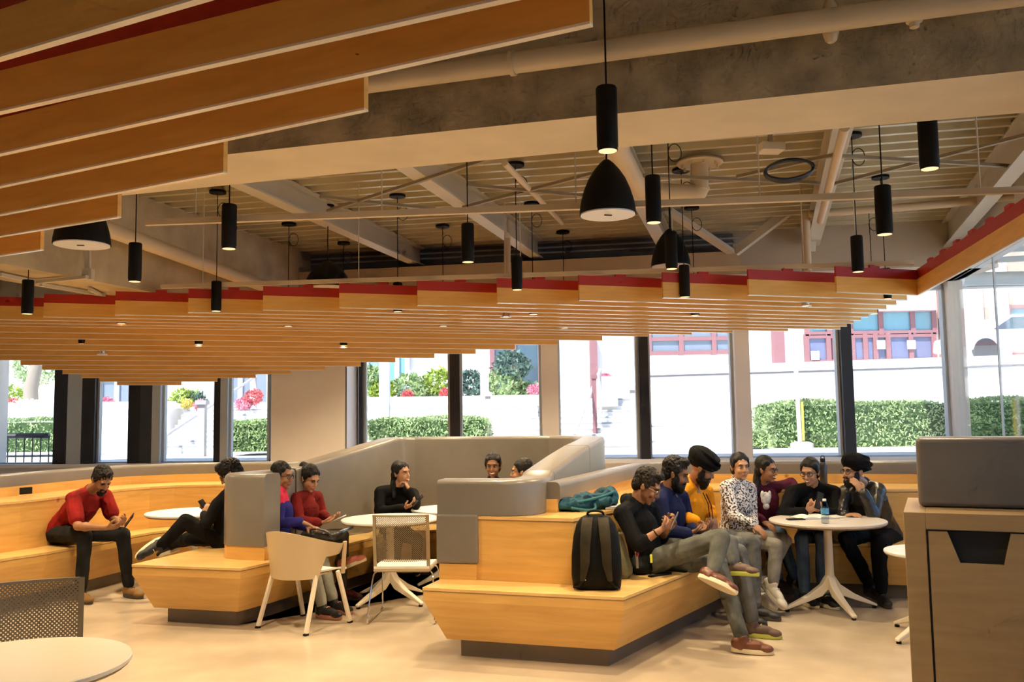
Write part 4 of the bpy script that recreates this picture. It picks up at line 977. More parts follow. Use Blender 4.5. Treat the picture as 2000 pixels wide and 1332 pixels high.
# 9 man in navy
J = JJ(7.0, head=(1320, 926, 6.98), neck=(1303, 958, 7.02), shR=(1289, 978, 6.88), shL=(1330, 972, 7.2), elR=(1300, 1035, 6.8), wrR=(1345, 1042, 6.75), hR=(1362, 1036, 6.78), elL=(1345, 1030, 7.2), wrL=(1366, 1038, 6.95), hL=(1380, 1034, 6.9), pel=(1300, 1066, 7.12), knR=(1424, 1062, 6.72), anR=(1432, 1100, 6.6), knL=(1443, 1080, 6.85), anL=(1470, 1208, 6.7))
J['anL'].z = .09
person('bearded man in navy jacket between the black hoodie and the yellow hoodie', J, V((.86, -.25, -.28)), SK3, hair='short', top=fab('navy_jacket', (.012, .016, .06), .25), bot=GREYJ, beard=True, tr=1.05, hands={'R': {'n': V((.2, .3, .8))}, 'L': {'n': V((.2, -.3, .8))}}, shoes={'R': (V((.55, -.5, .05)), V((-.4, .55, .7))), 'L': (V((.85, -.4, 0)), Z3), 'm': mat('taupe_shoe', (.12, .07, .055), .6), 'sole': mat('green_sole', (.45, .47, .08), .6)}, tops='jacket', seed=9)
# 10 turbaned man in yellow hoodie
J = JJ(7.45, head=(1372, 916, 7.42), neck=(1352, 948, 7.5), shR=(1326, 962, 7.35), shL=(1378, 960, 7.7), elR=(1330, 1008, 7.2), wrR=(1360, 1018, 7.12), hR=(1376, 1030, 7.1), elL=(1384, 990, 7.75), wrL=(1392, 1008, 7.55), hL=(1397, 1026, 7.48), pel=(1344, 1044, 7.58), knR=(1440, 1064, 7.15), anR=(1446, 1172, 7.08), knL=(1470, 1060, 7.35), anL=(1474, 1168, 7.28))
J['anR'].z = J['anL'].z = .09
person('bearded man in bright yellow hoodie, black turban and glasses looking down', J, V((.86, -.28, -.42)), SK1, turban=math.radians(-14), beard='long', top=fab('yellow_hoodie', (.80, .30, .012), .15), bot=GREYJ, glasses=SPECM, hood=True, tr=1.1, hands={'R': {'n': V((.3, .2, -.8)), 'curl': .6}, 'L': {'n': V((-.2, -.3, -.8)), 'curl': .7}}, shoes={'R': (V((.8, -.5, 0)), Z3), 'L': (V((.8, -.5, 0)), Z3), 'm': BLKS, 'sole': SOLEK}, tops='hoodie', seed=10)
p10 = [o for o in COL.objects if o.name.startswith('person')][-1]
nb = J['neck']; m = MB()
for s in (-1, 1):
    b = nb + V((.085, -.075 + .06 * s, -.06)); m.tube([b, b + V((.035, -.015, -.09)), b + V((.045, -.02, -.20))], .004, 6)
m.build('drawstring', BLACK, p10, True)
for w, h_ in ((J['wrL'], J['elL']), (J['wrR'], J['elR'])):
    d_ = (w - h_).normalized(); m = MB(); m.tube([w - d_ * .022, w - d_ * .006], .031, 16); m.build('wrist_band', BLACK, p10, True)
# 11 woman in patterned shirt
J = JJ(7.85, head=(1446, 913, 7.85), neck=(1440, 943, 7.9), shR=(1418, 953, 7.75), shL=(1464, 953, 8.0), elR=(1432, 1006, 7.62), wrR=(1470, 1026, 7.5), hR=(1484, 1036, 7.48), elL=(1468, 1006, 8.0), wrL=(1474, 1028, 7.7), hL=(1488, 1036, 7.62), pel=(1432, 1048, 7.95), knR=(1516, 1066, 7.45), knL=(1532, 1056, 7.65), anR=(1510, 1140, 7.4), anL=(1484, 1152, 7.55))
FLO = mat('floral_cloth', (.66, .64, .65), .8, spec=.2, vscale=62, col2=(.03, .028, .035))
for e_, p_ in zip(FLO.node_tree.nodes['Color Ramp'].color_ramp.elements, (.44, .52)): e_.position = p_
person('woman in black and white floral shirt and ripped grey jeans looking at the camera', J, V((.16, -.95, .0)), SK2, hair='bun', girl=True, top=FLO, bot=LGREY, hands={'R': {'n': V((.2, .3, -.8)), 'curl': .6}, 'L': {'n': V((0, -.2, -.8)), 'curl': .6}}, shoes={'R': (V((.45, -.6, -.65)), V((.3, -.35, .8))), 'L': (V((.5, -.6, -.35)), V((.2, -.2, .9))), 'm': WHITES, 'sole': WHITES}, collar=.02, seed=11)
# 12 girl in maroon sweater
J = JJ(8.3, head=(1497, 918, 8.22), neck=(1490, 948, 8.3), shR=(1466, 957, 8.25), shL=(1520, 953, 8.35), elR=(1466, 1002, 8.2), wrR=(1490, 1018, 8.0), hR=(1502, 1026, 7.95), elL=(1545, 944, 8.45), wrL=(1556, 960, 8.3), hL=(1560, 972, 8.25), pel=(1484, 1042, 8.4), knR=(1502, 1048, 7.9), knL=(1524, 1044, 7.95), anR=(1520, 1130, 7.95), anL=(1552, 1128, 8.0))
person('girl with glasses in maroon sweater with a white chest print', J, V((.72, -.62, -.08)), SK1, hair='low', girl=True, top=fab('maroon_sweater', (.085, .012, .032), .25), bot=JEANB, glasses=SPEC, smile=True, tr=1.05, hands={'R': {'n': V((0, .2, -.8)), 'curl': .6}, 'L': {'n': V((-.3, -.6, -.4)), 'curl': .7}}, shoes={'R': (V((.4, -.9, -.25)), Z3), 'L': (V((.55, -.7, -.25)), Z3), 'm': BLKS, 'sole': SOLEK}, tops='sweater', seed=12)
p12 = [o for o in COL.objects if o.name.startswith('person')][-1]
cc = at(1496, 978, 8.115); m = MB()
for dx, dz, a, b in ((0, .02, .045, .06), (-.03, .05, .018, .04), (.035, .05, .016, .04), (0, -.05, .03, .03)): m.ell(cc + V((dx, 0, dz)), (a, .012, b))
m.build('chest_print', mat('print_white', (.62, .60, .58), .8, var=.5, vscale=30), p12, True)
# 13 woman in black jacket at the table
J = JJ(8.15, head=(1582, 923, 8.02), neck=(1590, 952, 8.12), shR=(1548, 962, 8.1), shL=(1628, 962, 8.15), elR=(1530, 1004, 7.98), wrR=(1572, 1000, 7.85), hR=(1592, 992, 7.82), elL=(1632, 1006, 7.98), wrL=(1606, 998, 7.85), hL=(1590, 990, 7.84), pel=(1592, 1046, 8.28), knR=(1566, 1052, 7.75), knL=(1604, 1052, 7.72), anR=(1572, 1158, 7.78), anL=(1606, 1158, 7.72))
J['anR'].z = J['anL'].z = .09
person('woman with glasses in black jacket leaning on the table holding a phone', J, V((-.62, -.72, -.20)), SK2, hair='low', girl=True, top=BLKF, bot=JEANB, glasses=SPEC, smile=True, tr=1.12, hands={'R': {'n': V((.3, .4, .5)), 'curl': 1.0}, 'L': {'n': V((-.3, .4, .5)), 'curl': 1.0}}, shoes={'R': (V((.2, -.9, 0)), Z3), 'L': (V((.3, -.9, 0)), Z3), 'm': BLKS, 'sole': SOLEW}, collar=.03, tops='jacket', seed=13)
phone(at(1600, 978, 7.82), V((.25, .1, .9)), V((.4, -.8, .2)), 'black phone held upright by the woman in the black jacket at the table')
# 14 turbaned man in leather jacket
J = JJ(8.1, head=(1667, 922, 7.96), neck=(1688, 950, 8.08), shR=(1652, 962, 8.15), shL=(1714, 958, 7.98), elL=(1706, 1004, 7.72), wrL=(1686, 962, 7.74), hL=(1668, 938, 7.78), elR=(1640, 1008, 7.95), wrR=(1650, 1008, 7.78), hR=(1668, 1004, 7.70), pel=(1722, 1048, 8.18), knL=(1716, 1060, 7.72), anL=(1722, 1168, 7.74), knR=(1652, 1052, 7.8), anR=(1700, 1140, 7.95))
J['anL'].z = .09; J['anR'].z = .12
person('bearded man in black turban and leather jacket covering his mouth with one hand', J, V((-.93, -.32, .0)), SK2, turban=math.radians(14), beard=True, top=LEATHK, bot=BLKT, glasses=SPEC, tr=1.13, nz=.010, hands={'L': {'n': V((-.35, .75, .2)), 'curl': .45, 'side': -1}, 'R': {'n': V((.1, .2, -.9)), 'curl': .6}}, shoes={'L': (V((-.1, -.95, 0)), Z3), 'R': (V((.3, -.8, -.15)), Z3), 'm': BLKS, 'sole': SOLEK}, collar=.03, tops='jacket', seed=14)
# ------------------------------------------------------------------ small things
TT = .741
q = atz(1590, 1011, TT); t = thing('open_book', 'open paperback book lying on the table before the woman in black jacket', 'book', (q.x, q.y, TT), .1)
PAPER = mat('paper', (.80, .77, .70), .8); 
for s in (-1, 1):
    m = MB(); rows = []
    for i in range(9):
        x = s * .165 * i / 8; z = .006 + .022 * math.sin(PI * min(1, i / 8 * 1.1)) * (1 - i / 11); rows.append([(x, -.11, .0), (x, .11, .0), (x, .11, z), (x, -.11, z)])
    m.loft(rows); m.build('page_block', PAPER, t, True, True, angle=50)
m = MB(); m.box((0, 0, .0005), (.345, .235, .002)); m.build('cover', mat('book_cover', (.15, .16, .2), .5), t, False, True)
q = atz(1554, 1014, TT + .004); phone(q, V((1, .05, 0)), Z3, 'dark phone lying flat on the table beside the open book')
q = atz(1612, 1022, TT); t = thing('water_bottle', 'clear plastic water bottle with blue label standing on the table', 'bottle', (q.x, q.y, TT))
PET = glass_mat('clear_plastic', (.70, .76, .80)); m = MB()
m.lathe([(.026, 0), (.031, .006), (.031, .02), (.029, .03), (.031, .04), (.031, .06), (.029, .066), (.031, .074), (.031, .13), (.028, .145), (.016, .168), (.0125, .175), (.0125, .186)], (0, 0, 0), 24); m.build('bottle_body', PET, t, True, True)
m = MB(); m.lathe([(.0315, .075), (.0318, .076), (.0318, .122), (.0315, .123)], (0, 0, 0), 24, False); m.build('label', mat('blue_label', (.10, .38, .68), .4, var=.5, vscale=40), t, True, True)
m = MB(); m.lathe([(.0145, .178), (.0145, .194), (.013, .196)], (0, 0, 0), 18); m.build('cap', SEATW, t, True, True)
q = atz(1660, 1014, TT + .004); m = MB(); d = V((.09, .03, 0)); m.cap(q - d, q + d, .004, .003, 8); tag(m.build('pen', SEATW, None, True), 'white pen on the table under the hand of the man in leather jacket', 'pen')
q = atz(1640, 1009, TT); m = MB(); m.box(q + V((0, .03, .003)), (.2, .15, .004), .2); tag(m.build('paper_sheet', PAPER), 'loose paper sheets on the table between bottle and pen', 'paper')
q = at(1608, 926, 8.72); t = thing('flask', 'black drink flask standing on the ledge behind the woman in black jacket', 'bottle', (q.x, q.y, .938))
m = MB(); m.lathe([(.034, 0), (.036, .01), (.036, .19), (.026, .215), (.022, .22)], (0, 0, 0), 22); m.build('flask_body', LEATHK, t, True, True)
m = MB(); m.lathe([(.024, .221), (.024, .25), (.02, .255)], (0, 0, 0), 18); m.build('cap', BLACK, t, True, True)
m = MB(); m.tube([V((.018 * math.cos(a), 0, .262 + .018 * math.sin(a))) for a in (2 * PI * i / 14 for i in range(15))], .004, 6); m.build('carry_loop', BLACK, t, True, True)
# bags on the right tongue
BAG = fab('black_nylon', (.006, .006, .0055), .2, rough=.6); STRAP = fab('strap_nylon', (.035, .028, .016), .3, rough=.55)
q = atz(1166, 1150, SEAT); t = thing('backpack', 'large black backpack with broad shoulder straps standing on the front bench corner', 'backpack', (q.x, q.y, SEAT), -.12)
m = MB(); rings = []
for z, w, d, y in ((0, .135, .075, 0), (.02, .16, .095, 0), (.10, .168, .11, .0), (.22, .165, .11, .0), (.34, .152, .10, .01), (.42, .13, .085, .015), (.465, .10, .06, .02), (.485, .055, .03, .02)):
    rings.append([(math.copysign(abs(math.cos(a)) ** .55, math.cos(a)) * w, y + .02 + math.copysign(abs(math.sin(a)) ** .6, math.sin(a)) * d, z) for a in (2 * PI * k / 28 for k in range(28))])
m.loft(rings); m.build('bag_body', BAG, t, True, True, angle=70)
for s in (-1, 1):
    m = MB(); pts = [(s * .05, -.02, .47), (s * .058, -.08, .42), (s * .068, -.105, .30), (s * .072, -.108, .18), (s * .09, -.10, .07)]; ws = [.034, .036, .034, .03, .016]
    m.loft([[(p[0] + i * w, p[1] - j * .012 - (.008 if i == 0 else 0), p[2]) for i, j in ((-1, 0), (0, 0), (1, 0), (1, 1), (0, 1.3), (-1, 1))] for p, w in zip(pts, ws)]); m.build('shoulder_strap', STRAP, t, True, True)
    m = MB(); m.tube([(s * .09, -.10, .07), (s * .12, -.09, .03), (s * .15, -.05, .02)], .008, 6); m.build('webbing', BAG, t, True, True)
m = MB(); m.tube(smooth_path([(-.055, .02, .47), (-.05, .015, .51), (.05, .015, .51), (.055, .02, .47)], 2), .008, 8); m.build('carry_handle', BAG, t, True, True)
m = MB(); m.box((-.075, -.103, .075), (.014, .006, .005), .5); m.build('buckle', SEATW, t, False, True)
q = atz(1222, 1128, SEAT); t = thing('backpack', 'small olive and black backpack slumped behind the large black backpack', 'backpack', (q.x, q.y, SEAT), .5)
m = MB(); m.cap((-.03, 0, .06), (-.04, .05, .25), .078, .055, 14); m.build('bag_body', fab('olive_nylon', (.16, .145, .075), .25), t, True, True)
m = MB(); m.tube(smooth_path([(.09, -.02, .06), (.085, -.02, .18), (.04, .0, .29), (-.03, .03, .31)], 2), .009, 8); m.build('piping', fab('pale_piping', (.4, .38, .28)), t, True, True)
m = MB(); m.ell((.045, -.085, .17), (.013, .01, .018)); m.build('red_charm', mat('red_charm', (.4, .01, .05), .3), t, True, True)
q = atz(1262, 1118, SEAT); t = thing('shoulder_bag', 'black soft bag with yellow zip tag lying against the hoodie man', 'bag', (q.x, q.y, SEAT), .5)
m = MB(); m.ell((0, 0, .075), (.15, .10, .075)); m.ell((-.07, -.03, .05), (.10, .08, .05)); m.ell((.08, .02, .09), (.09, .08, .06)); remesh_src = m
o = remesh(m, 'bag_body', BAG, .008, 4, .008, 12); o.parent = t
m = MB(); m.beam((-.03, -.105, .145), (-.045, -.125, .09), .016, .006); m.build('zip_tag', mat('yellow_tag', (.75, .72, .03), .5), t, False, True)
m = MB(); m.box((.0, -.16, .006), (.20, .035, .010), .1); m.build('webbing', BAG, t, False, True)
q = atz(1140, 985, .938); t = thing('backpack', 'teal backpack lying flat on the upper plywood ledge', 'backpack', (.56, 6.77, .938), .50)
m = MB(); m.ell((-.12, 0, .042), (.17, .13, .045)); m.ell((.06, .01, .052), (.19, .12, .055)); m.ell((.19, .05, .075), (.10, .07, .07)); m.ell((.245, .06, .11), (.035, .03, .05)); m.cap((-.2, -.08, .05), (.1, -.1, .06), .035, .03); m.cap((-.05, -.05, .085), (.2, .0, .10), .022, .03); m.cap((-.22, .0, .06), (.0, .03, .095), .03, .025)
o = remesh(m, 'bag_body', fab('teal_nylon', (.016, .075, .115), .4, rough=.5), .007, 2, .020, 11); o.parent = t
for pts in (((-.27, -.02, .05), (-.12, -.13, .075), (.05, -.12, .10), (.2, -.04, .12)), ((-.22, -.1, .03), (-.14, -.17, .012), (-.05, -.17, .012), (-.02, -.11, .05))):
    m = MB(); m.tube(smooth_path(pts, 2), .010, 8); m.build('strap', fab('teal_strap', (.04, .15, .19)), t, True, True)
m = MB(); m.loft([[(x, y, z) for x, y in ((.06, -.13), (.26, -.12), (.34, .0), (.2, .02))] for z in (.003, .018)]); m.build('flap', mat('grey_flap', (.5, .5, .52), .6), t, False, True)
m = MB(); m.ell((-.22, .07, .045), (.12, .09, .045)); o = m.build('base', BAG, t, True, True)
# lap things in the booth
q = at(638, 1046, 7.75); t = thing('handbag', 'black handbag with a flap on the lap of the girl in blue', 'bag', q, -.3)
m = MB(); m.box((0, 0, 0), (.25, .17, .07)); o = m.build('bag_body', LEATHK, t, False, True, bevel=.025)
m = MB(); m.tube(smooth_path([(-.14, -.03, .02), (-.1, -.1, .07), (.06, -.11, .06), (.1, -.09, 0)], 2), .008, 8); m.build('strap', LEATHK, t, True, True)
q = at(652, 1042, 7.9); t = thing('folder', 'blue folder resting on the laps of the two girls', 'folder', q + V((0, 0, -.012)), -.2)
m = MB(); m.box((0, 0, .0), (.30, .22, .018), 0, Matrix.Rotation(-.35, 3, 'Y')); m.build('folder_cover', mat('blue_folder', (.10, .20, .40), .4), t, False, True, bevel=.003)
m = MB(); m.box((0, .0, .012), (.285, .205, .008), 0, Matrix.Rotation(-.35, 3, 'Y')); m.build('papers', PAPER, t, False, True)
a, b, c = at(680, 1044, 8.35), at(718, 1040, 8.5), at(742, 1022, 8.3)
m = MB(); m.tube(smooth_path([a, b, at(728, 1037, 8.4), c], 2), .005, 6); tag(m.build('charging_cable', SEATW, None, True), 'white charging cable trailing from the booth seat up to the table', 'cable')
q = V((-.42, 8.05, 0)); t = thing('floor_bag', 'black bag on the floor in the shade under the booth table', 'bag', q, .3)
m = MB(); m.ell((0, 0, .13), (.22, .14, .13)); o = remesh(m, 'bag_body', BAG, .01, 3, .008, 10); o.parent = t

# ------------------------------------------------------------------ outside
PAVE = mat('plaza_paving', (.72, .70, .68), .8, var=.06, vscale=1.2)
STONE = mat('pale_stone', (.80, .78, .75), .8, var=.05, vscale=1.5)
BRICKP = mat('pink_brick', (.62, .40, .31), .85, var=.15, vscale=5)
TERRA = mat('reddish_frame', (.27, .125, .135), .6)
OGLASS = mat('reflecting_glass', (.05, .09, .12), .06, spec=1.0)
LEAFM = mat('leaf_green', (.41, .55, .25), .6, var=.45, vscale=3)
LEAFD = mat('leaf_dark', (.12, .20, .16), .6, var=.5, vscale=3)
LEAFY = mat('leaf_lime', (.36, .48, .07), .6, var=.4, vscale=3)
OUT = 1.0
m = MB(); m.prism([(-40, 30.5), (-40, GL(-8) + .15), (XL, GL(XL) + .13), (XR + .15, GL(XR) + .13), (6.2, 12.2), (4.2, -6), (40, -6), (40, 30.5)][::-1], .6, OUT)
g = struct(m.build('ground', PAVE))
def leaves(name, label, cat, pts, size, mm, group=None, stems=None, n_in=0):
    """foliage as many small tilted leaf blades around the given points"""
    m = MB(); rnd = random.Random(len(label) + len(pts))
    for p in pts:
        d = V((rnd.gauss(0, 1), rnd.gauss(0, 1), rnd.gauss(.5, .8))).normalized(); x = d.cross(V((rnd.random(), rnd.random(), .3))).normalized(); s = size * (.6 + .8 * rnd.random())
        m.add([p - x * s * .32, p + d * s * .55 - x * s * .22, p + d * s, p + d * s * .55 + x * s * .22], [(0, 1, 2, 3)] if False else [(0, 1, 2), (0, 2, 3)])
    t = thing(name, label, cat, pts[0] * 0 + V((sum(p.x for p in pts) / len(pts), sum(p.y for p in pts) / len(pts), min(p.z for p in pts))), 0, group)
    me = bpy.data.meshes.new('foliage'); off = t.location; me.from_pydata([tuple(p - off) for p in m.v], [], m.f); me.materials.append(mm)
    o = bpy.data.objects.new('foliage', me); COL.objects.link(o); o.parent = t
    return t
def boxcloud(c, sx, sy, sz, n, seed=0, rz=0.):
    rnd = random.Random(seed); out = []; R = Matrix.Rotation(rz, 3, 'Z')
    for _ in range(n):
        x, y, z = (rnd.uniform(-1, 1) for _ in range(3)); k = rnd.choice('xyzz')
        if k == 'y': y = -1 if rnd.random() < .8 else 1
        if k == 'z': z = 1
        if k == 'x': x = rnd.choice((-1, 1))
        w = 1 + .05 * noise.noise(V((x * sx * 2, y * sy * 2, z * sz * 2 + seed)))
        if z > 0: z *= 1 + .30 * noise.noise(V((x * sx * 1.1, y * sy * 1.1, seed))) - .25 * max(0, abs(x) - .8) / .2
        out.append(V(c) + R @ V((x * sx * w, y * sy * w, z * sz * w)))
    return out
def ballcloud(c, r, n, seed=0, flat=1.):
    rnd = random.Random(seed); out = []
    for _ in range(n):
        d = V((rnd.gauss(0, 1), rnd.gauss(0, 1), rnd.gauss(0, 1))).normalized() * (r * (.75 + .3 * rnd.random())); d.z *= flat; out.append(V(c) + d)
    return out
def hedge(label, px0, px1, y0, y1, d, n, seed, depth=.6, mm=None):
    a, b = at(px0, y1, d), at(px1, y1, d); c = at((px0 + px1) / 2, (y0 + y1) / 2, d)
    h = abs(at(px0, y0, d).z - a.z) / 2; t = leaves('hedge', label, 'hedge', boxcloud(c + V((0, depth, 0)), abs(b.x - a.x) / 2, depth, h, int(n * 1.9), seed), .06, mm or LEAFM, 'clipped hedges outside')
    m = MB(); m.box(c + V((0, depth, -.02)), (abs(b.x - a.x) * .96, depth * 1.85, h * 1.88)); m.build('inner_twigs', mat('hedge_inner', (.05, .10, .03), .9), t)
hedge('long clipped hedge outside the right-hand windows', 1512, 1872, 786, 876, 16.4, 5200, 1, .8)
hedge('clipped hedge seen through the rightmost glass', 1908, 2120, 783, 866, 15.6, 2600, 2, .8)
hedge('low clipped hedge outside the windows left of the centre', 716, 952, 818, 858, 17., 2600, 3)
hedge('square clipped hedge outside just left of the beige wall panel', 446, 526, 824, 882, 16.6, 1700, 4)
hedge('low hedge behind the black railing outside at far left', -120, 130, 822, 884, 17.6, 2600, 5)
hedge('small clipped bush outside beside the long hedge', 1466, 1500, 846, 874, 16.2, 500, 6, .2)
# terrace with retaining walls and the building behind it
TZ = at(1600, 709, 27).z
m = MB(); a, b = at(1268, 705, 26.0), at(2150, 740, 22.0)
m.prism([(a.x, a.y), (b.x, b.y), (b.x + 6, b.y + 14), (a.x + 2, a.y + 10)], OUT, TZ - .35); tag(m.build('retaining_wall', STONE), 'long white retaining wall of the terrace outside the right windows', 'wall')
m = MB(); m.prism([(a.x - .1, a.y - .15), (b.x, b.y - .15), (b.x + 6, b.y + 14), (a.x + 2, a.y + 10)], TZ - .349, TZ - .12); tag(m.build('wall_coping', STONE), 'white coping slab on top of the terrace retaining wall outside', 'coping')
m = MB(); m.prism([(a.x - .02, a.y - .03), (b.x, b.y - .03), (b.x, b.y + .2), (a.x, a.y + .2)], TZ - .40, TZ - .35); tag(m.build('coping_joint', mat('joint_grey', (.22, .22, .24), .8)), 'thin grey joint under the coping of the terrace wall outside', 'joint')
def facade(name, label, px0, px1, d, ytop, ybase, mm):
    a, b = at(px0, ybase, d), at(px1, ybase, d); top = at(px0, ytop, d).z; t = thing(name, label, 'building', (a.x, a.y, a.z))
    m = MB(); m.prism([(a.x, a.y), (b.x, b.y), (b.x, b.y + 4), (a.x, a.y + 4)], OUT + .01, top); m.build('wall', mm, t)
    return t
fb = facade('building', 'pale building with reddish framed windows on the terrace outside', 560, 1836, 30, 250, 712, STONE)
def win(par, px0, px1, y0, y1, d, cols, rows, fr=TERRA, gl=OGLASS):
    a, b = at(px0, y1, d), at(px1, y1, d); z1 = at(px0, y0, d).z; z0 = a.z; w = b.x - a.x; h = z1 - z0
    m = MB(); k = .16
    xs = [a.x] + [a.x + w * c for c in cols] + [b.x]; zs_ = [z0] + [z0 + h * r for r in rows] + [z1]
    for x in xs: m.box((x, a.y - .03, (z0 + z1) / 2), (k, .14, h + k))
    for z in zs_: m.box(((a.x + b.x) / 2, a.y - .028, z), (w, .13, k * .8))
    o = m.build('window', fr, par)
    m = MB(); m.box(((a.x + b.x) / 2, a.y + .01, (z0 + z1) / 2), (w, .05, h)); m.build('pane', gl, o)
BLUEG = mat('sky_glass', (.17, .36, .42), .12, spec=.9)
win(fb, 1576, 1824, 606, 652, 29.95, [.17, .34, .58, .83], [], TERRA, BLUEG)
win(fb, 1576, 1824, 658, 707, 29.95, [.17, .22, .36, .46, .54, .64, .82], [], TERRA, mat('lilac_glass', (.16, .18, .30), .25, spec=.7))
for px, py in ((1592, 694), (1721, 673), (1780, 673)):
    m = MB(); a = at(px, py, 29.8); m.box(a, (.28, .02, .3)); m.build('notice', PAPER, fb)
m = MB(); a = at(1576, 596, 29.7); b = at(1826, 596, 29.7); m.box(((a.x + b.x) / 2, a.y + .1, a.z), (b.x - a.x, .5, .5)); m.build('door_head', mat('mauve_trim', (.50, .33, .36), .6), fb)
win(fb, 1268, 1432, 630, 690, 29.9, [.38, .77], [.45], TERRA, mat('grey_glass', (.20, .24, .30), .2, spec=.8))
win(fb, 962, 1056, 640, 762, 29.9, [.45], [], TERRA, OGLASS)
win(fb, 716, 796, 680, 775, 29.9, [.4, .75], [], mat('pale_frame', (.6, .6, .62), .5), BLUEG)
m = MB(); a = at(1520, 668, 29.8); m.box(a + V((0, .05, 0)), (.36, .3, 1.6)); m.build('downpipe', TERRA, fb)
m = MB(); a = at(1160, 735, 29.8); m.box(a + V((0, .05, 0)), (.24, .3, 2.6)); m.build('downpipe', TERRA, fb)
fb2 = facade('building', 'salmon brick building behind the glass wall at far right', 1868, 2400, 29, 300, 712, BRICKP)
win(fb2, 1972, 2120, 600, 690, 28.95, [.5], [.5], TERRA, BLUEG)
for px in (1902, 1952):
    m = MB(); a = at(px, 640, 28.9); m.box(a, (.55, .3, 5)); m.build('pilaster', STONE, fb2)
fb3 = facade('building', 'pale building with glazed ground floor behind the steps at left', -420, 560, 31, 300, 790, STONE)
win(fb3, 446, 526, 700, 790, 30.9, [.3, .6], [], mat('pale_frame', (.6, .6, .62), .5), mat('grey_glass', (.20, .24, .30), .2))
win(fb3, 196, 262, 740, 800, 30.9, [.5], [], mat('pale_frame', (.6, .6, .62), .5), mat('grey_glass', (.20, .24, .30), .2))
# steps going up between planters
st = thing('stone_steps', 'wide pale stone steps climbing outside the middle windows', 'steps', at(1170, 880, 18))
for k in range(9):
    y = 872 - k * 11.5; d = 18.2 + .42 * k; a, b = at(1052 - 3 * k, y, d), at(1262, y, d); m = MB(); m.prism([(a.x, d), (b.x, d), (b.x, d + .5), (a.x, d + .5)], OUT, max(OUT + .05, a.z)); m.build('step', STONE, st); m = MB(); m.box(((a.x + b.x) / 2, d - .012, max(OUT + .05, a.z) - .03), (b.x - a.x, .02, .028)); m.build('nosing', mat('nosing_grey', (.34, .34, .35), .8), st)
st = thing('stone_steps', 'pale stone steps climbing outside the left windows', 'steps', at(400, 880, 18))
for k in range(8):
    y = 870 - k * 10; d = 18.4 + .45 * k; a, b = at(318 + 6 * k, y, d), at(545, y, d); m = MB(); m.prism([(a.x, d), (b.x, d), (b.x, d + .55), (a.x, d + .55)], OUT, max(OUT + .05, a.z)); m.build('step', STONE, st); m = MB(); m.box(((a.x + b.x) / 2, d - .012, max(OUT + .05, a.z) - .03), (b.x - a.x, .02, .028)); m.build('nosing', mat('nosing_grey', (.34, .34, .35), .8), st)
# planter walls
def planter(label, px0, px1, y, d, depth=3.5):
    a, b = at(px0, y, d), at(px1, y, d); m = MB(); m.prism([(a.x, d), (b.x, d), (b.x, d + depth), (a.x, d + depth)], OUT, a.z); m.prism([(a.x - .08, d - .08), (b.x + .08, d - .08), (b.x + .08, d + .25), (a.x - .08, d + .25)], a.z - .02, a.z + .16)
    return tag(m.build('planter_wall', STONE), label, 'planter')
planter('white planter wall outside left of the middle steps', 700, 1050, 790, 20.5)
planter('white planter wall outside at the far left windows', -300, 330, 806, 21.)
planter('pale planter wall at the top of the left steps', 330, 560, 800, 24.5)
FL_R = mat('flower_red', (.72, .16, .16), .6); FL_P = mat('flower_pink', (.76, .28, .38), .6); FL_Y = mat('flower_yellow', (.82, .70, .2), .6); FL_W = mat('flower_white', (.80, .80, .76), .6)
def shrub(label, px, py, d, rpx, n, mm, size=.13, flat=.8, cat='shrub'):
    c = at(px, py, d); leaves('shrub' if cat == 'shrub' else 'flowers', label, cat, ballcloud(c, rpx * d / FPX, n, int(px), flat), size, mm, 'plants in the outside beds')
for i, (px, py, r, mm) in enumerate(((745, 765, 26, LEAFY), (800, 758, 32, LEAFM), (860, 750, 34, LEAFY), (918, 752, 32, LEAFD), (985, 750, 36, LEAFM), (1030, 770, 26, LEAFM), (1000, 715, 34, LEAFD), (735, 800, 24, LEAFM), (850, 785, 22, LEAFM), (720, 735, 22, LEAFM), (770, 806, 26, LEAFY), (832, 808, 26, LEAFM), (925, 800, 24, LEAFY), (1010, 795, 16, LEAFM))):
    shrub('leafy shrub outside the middle windows, %s from the left of its row' % ORD[i], px, py, 22. + .2 * (i % 3), r, 800, mm)
for px, py, r, mm, lab in ((796, 772, 9, FL_R, 'red flowers in the outside bed left of the middle window post'), (872, 770, 13, FL_R, 'red flowers outside at the black middle window post'), (1044, 762, 12, FL_P, 'pink flowers outside beside the beige middle post'), (365, 790, 10, FL_Y, 'yellow flowers at the top of the left steps outside'), (392, 792, 12, FL_P, 'pink flowers at the top of the left steps outside'), (476, 790, 16, FL_P, 'magenta flowers outside above the square hedge'), (495, 776, 18, FL_R, 'coral flowers outside high above the square hedge'), (206, 788, 14, FL_P, 'pink flowers outside between the two wide grey posts'), (20, 792, 16, FL_R, 'red flowers outside at the far left window'), (1182, 742, 14, FL_P, 'pink potted flowers at the head of the middle steps'), (780, 800, 50, FL_W, 'white blossoms in the outside bed above the low hedge'), (60, 800, 44, FL_W, 'white blossoms in the outside bed at the far left')):
    shrub(lab, px, py, 21.6, r, 700 if r < 20 else 1500, mm, .065, .8 if r < 20 else .45, 'flowers')
for px, py, r, mm, lab in ((360, 786, 30, LEAFY, 'lime shrub outside at the top of the left steps'), (378, 786, 22, LEAFD, 'dark shrub outside at the top of the left steps'), (20, 786, 40, LEAFY, 'bright green shrub outside the far left window'), (218, 815, 22, LEAFM, 'green shrub outside between the two wide grey posts'), (70, 720, 40, LEAFM, 'tree foliage outside at the top of the far left window')):
    shrub(lab, px, py, 25.2, r, 800, mm)
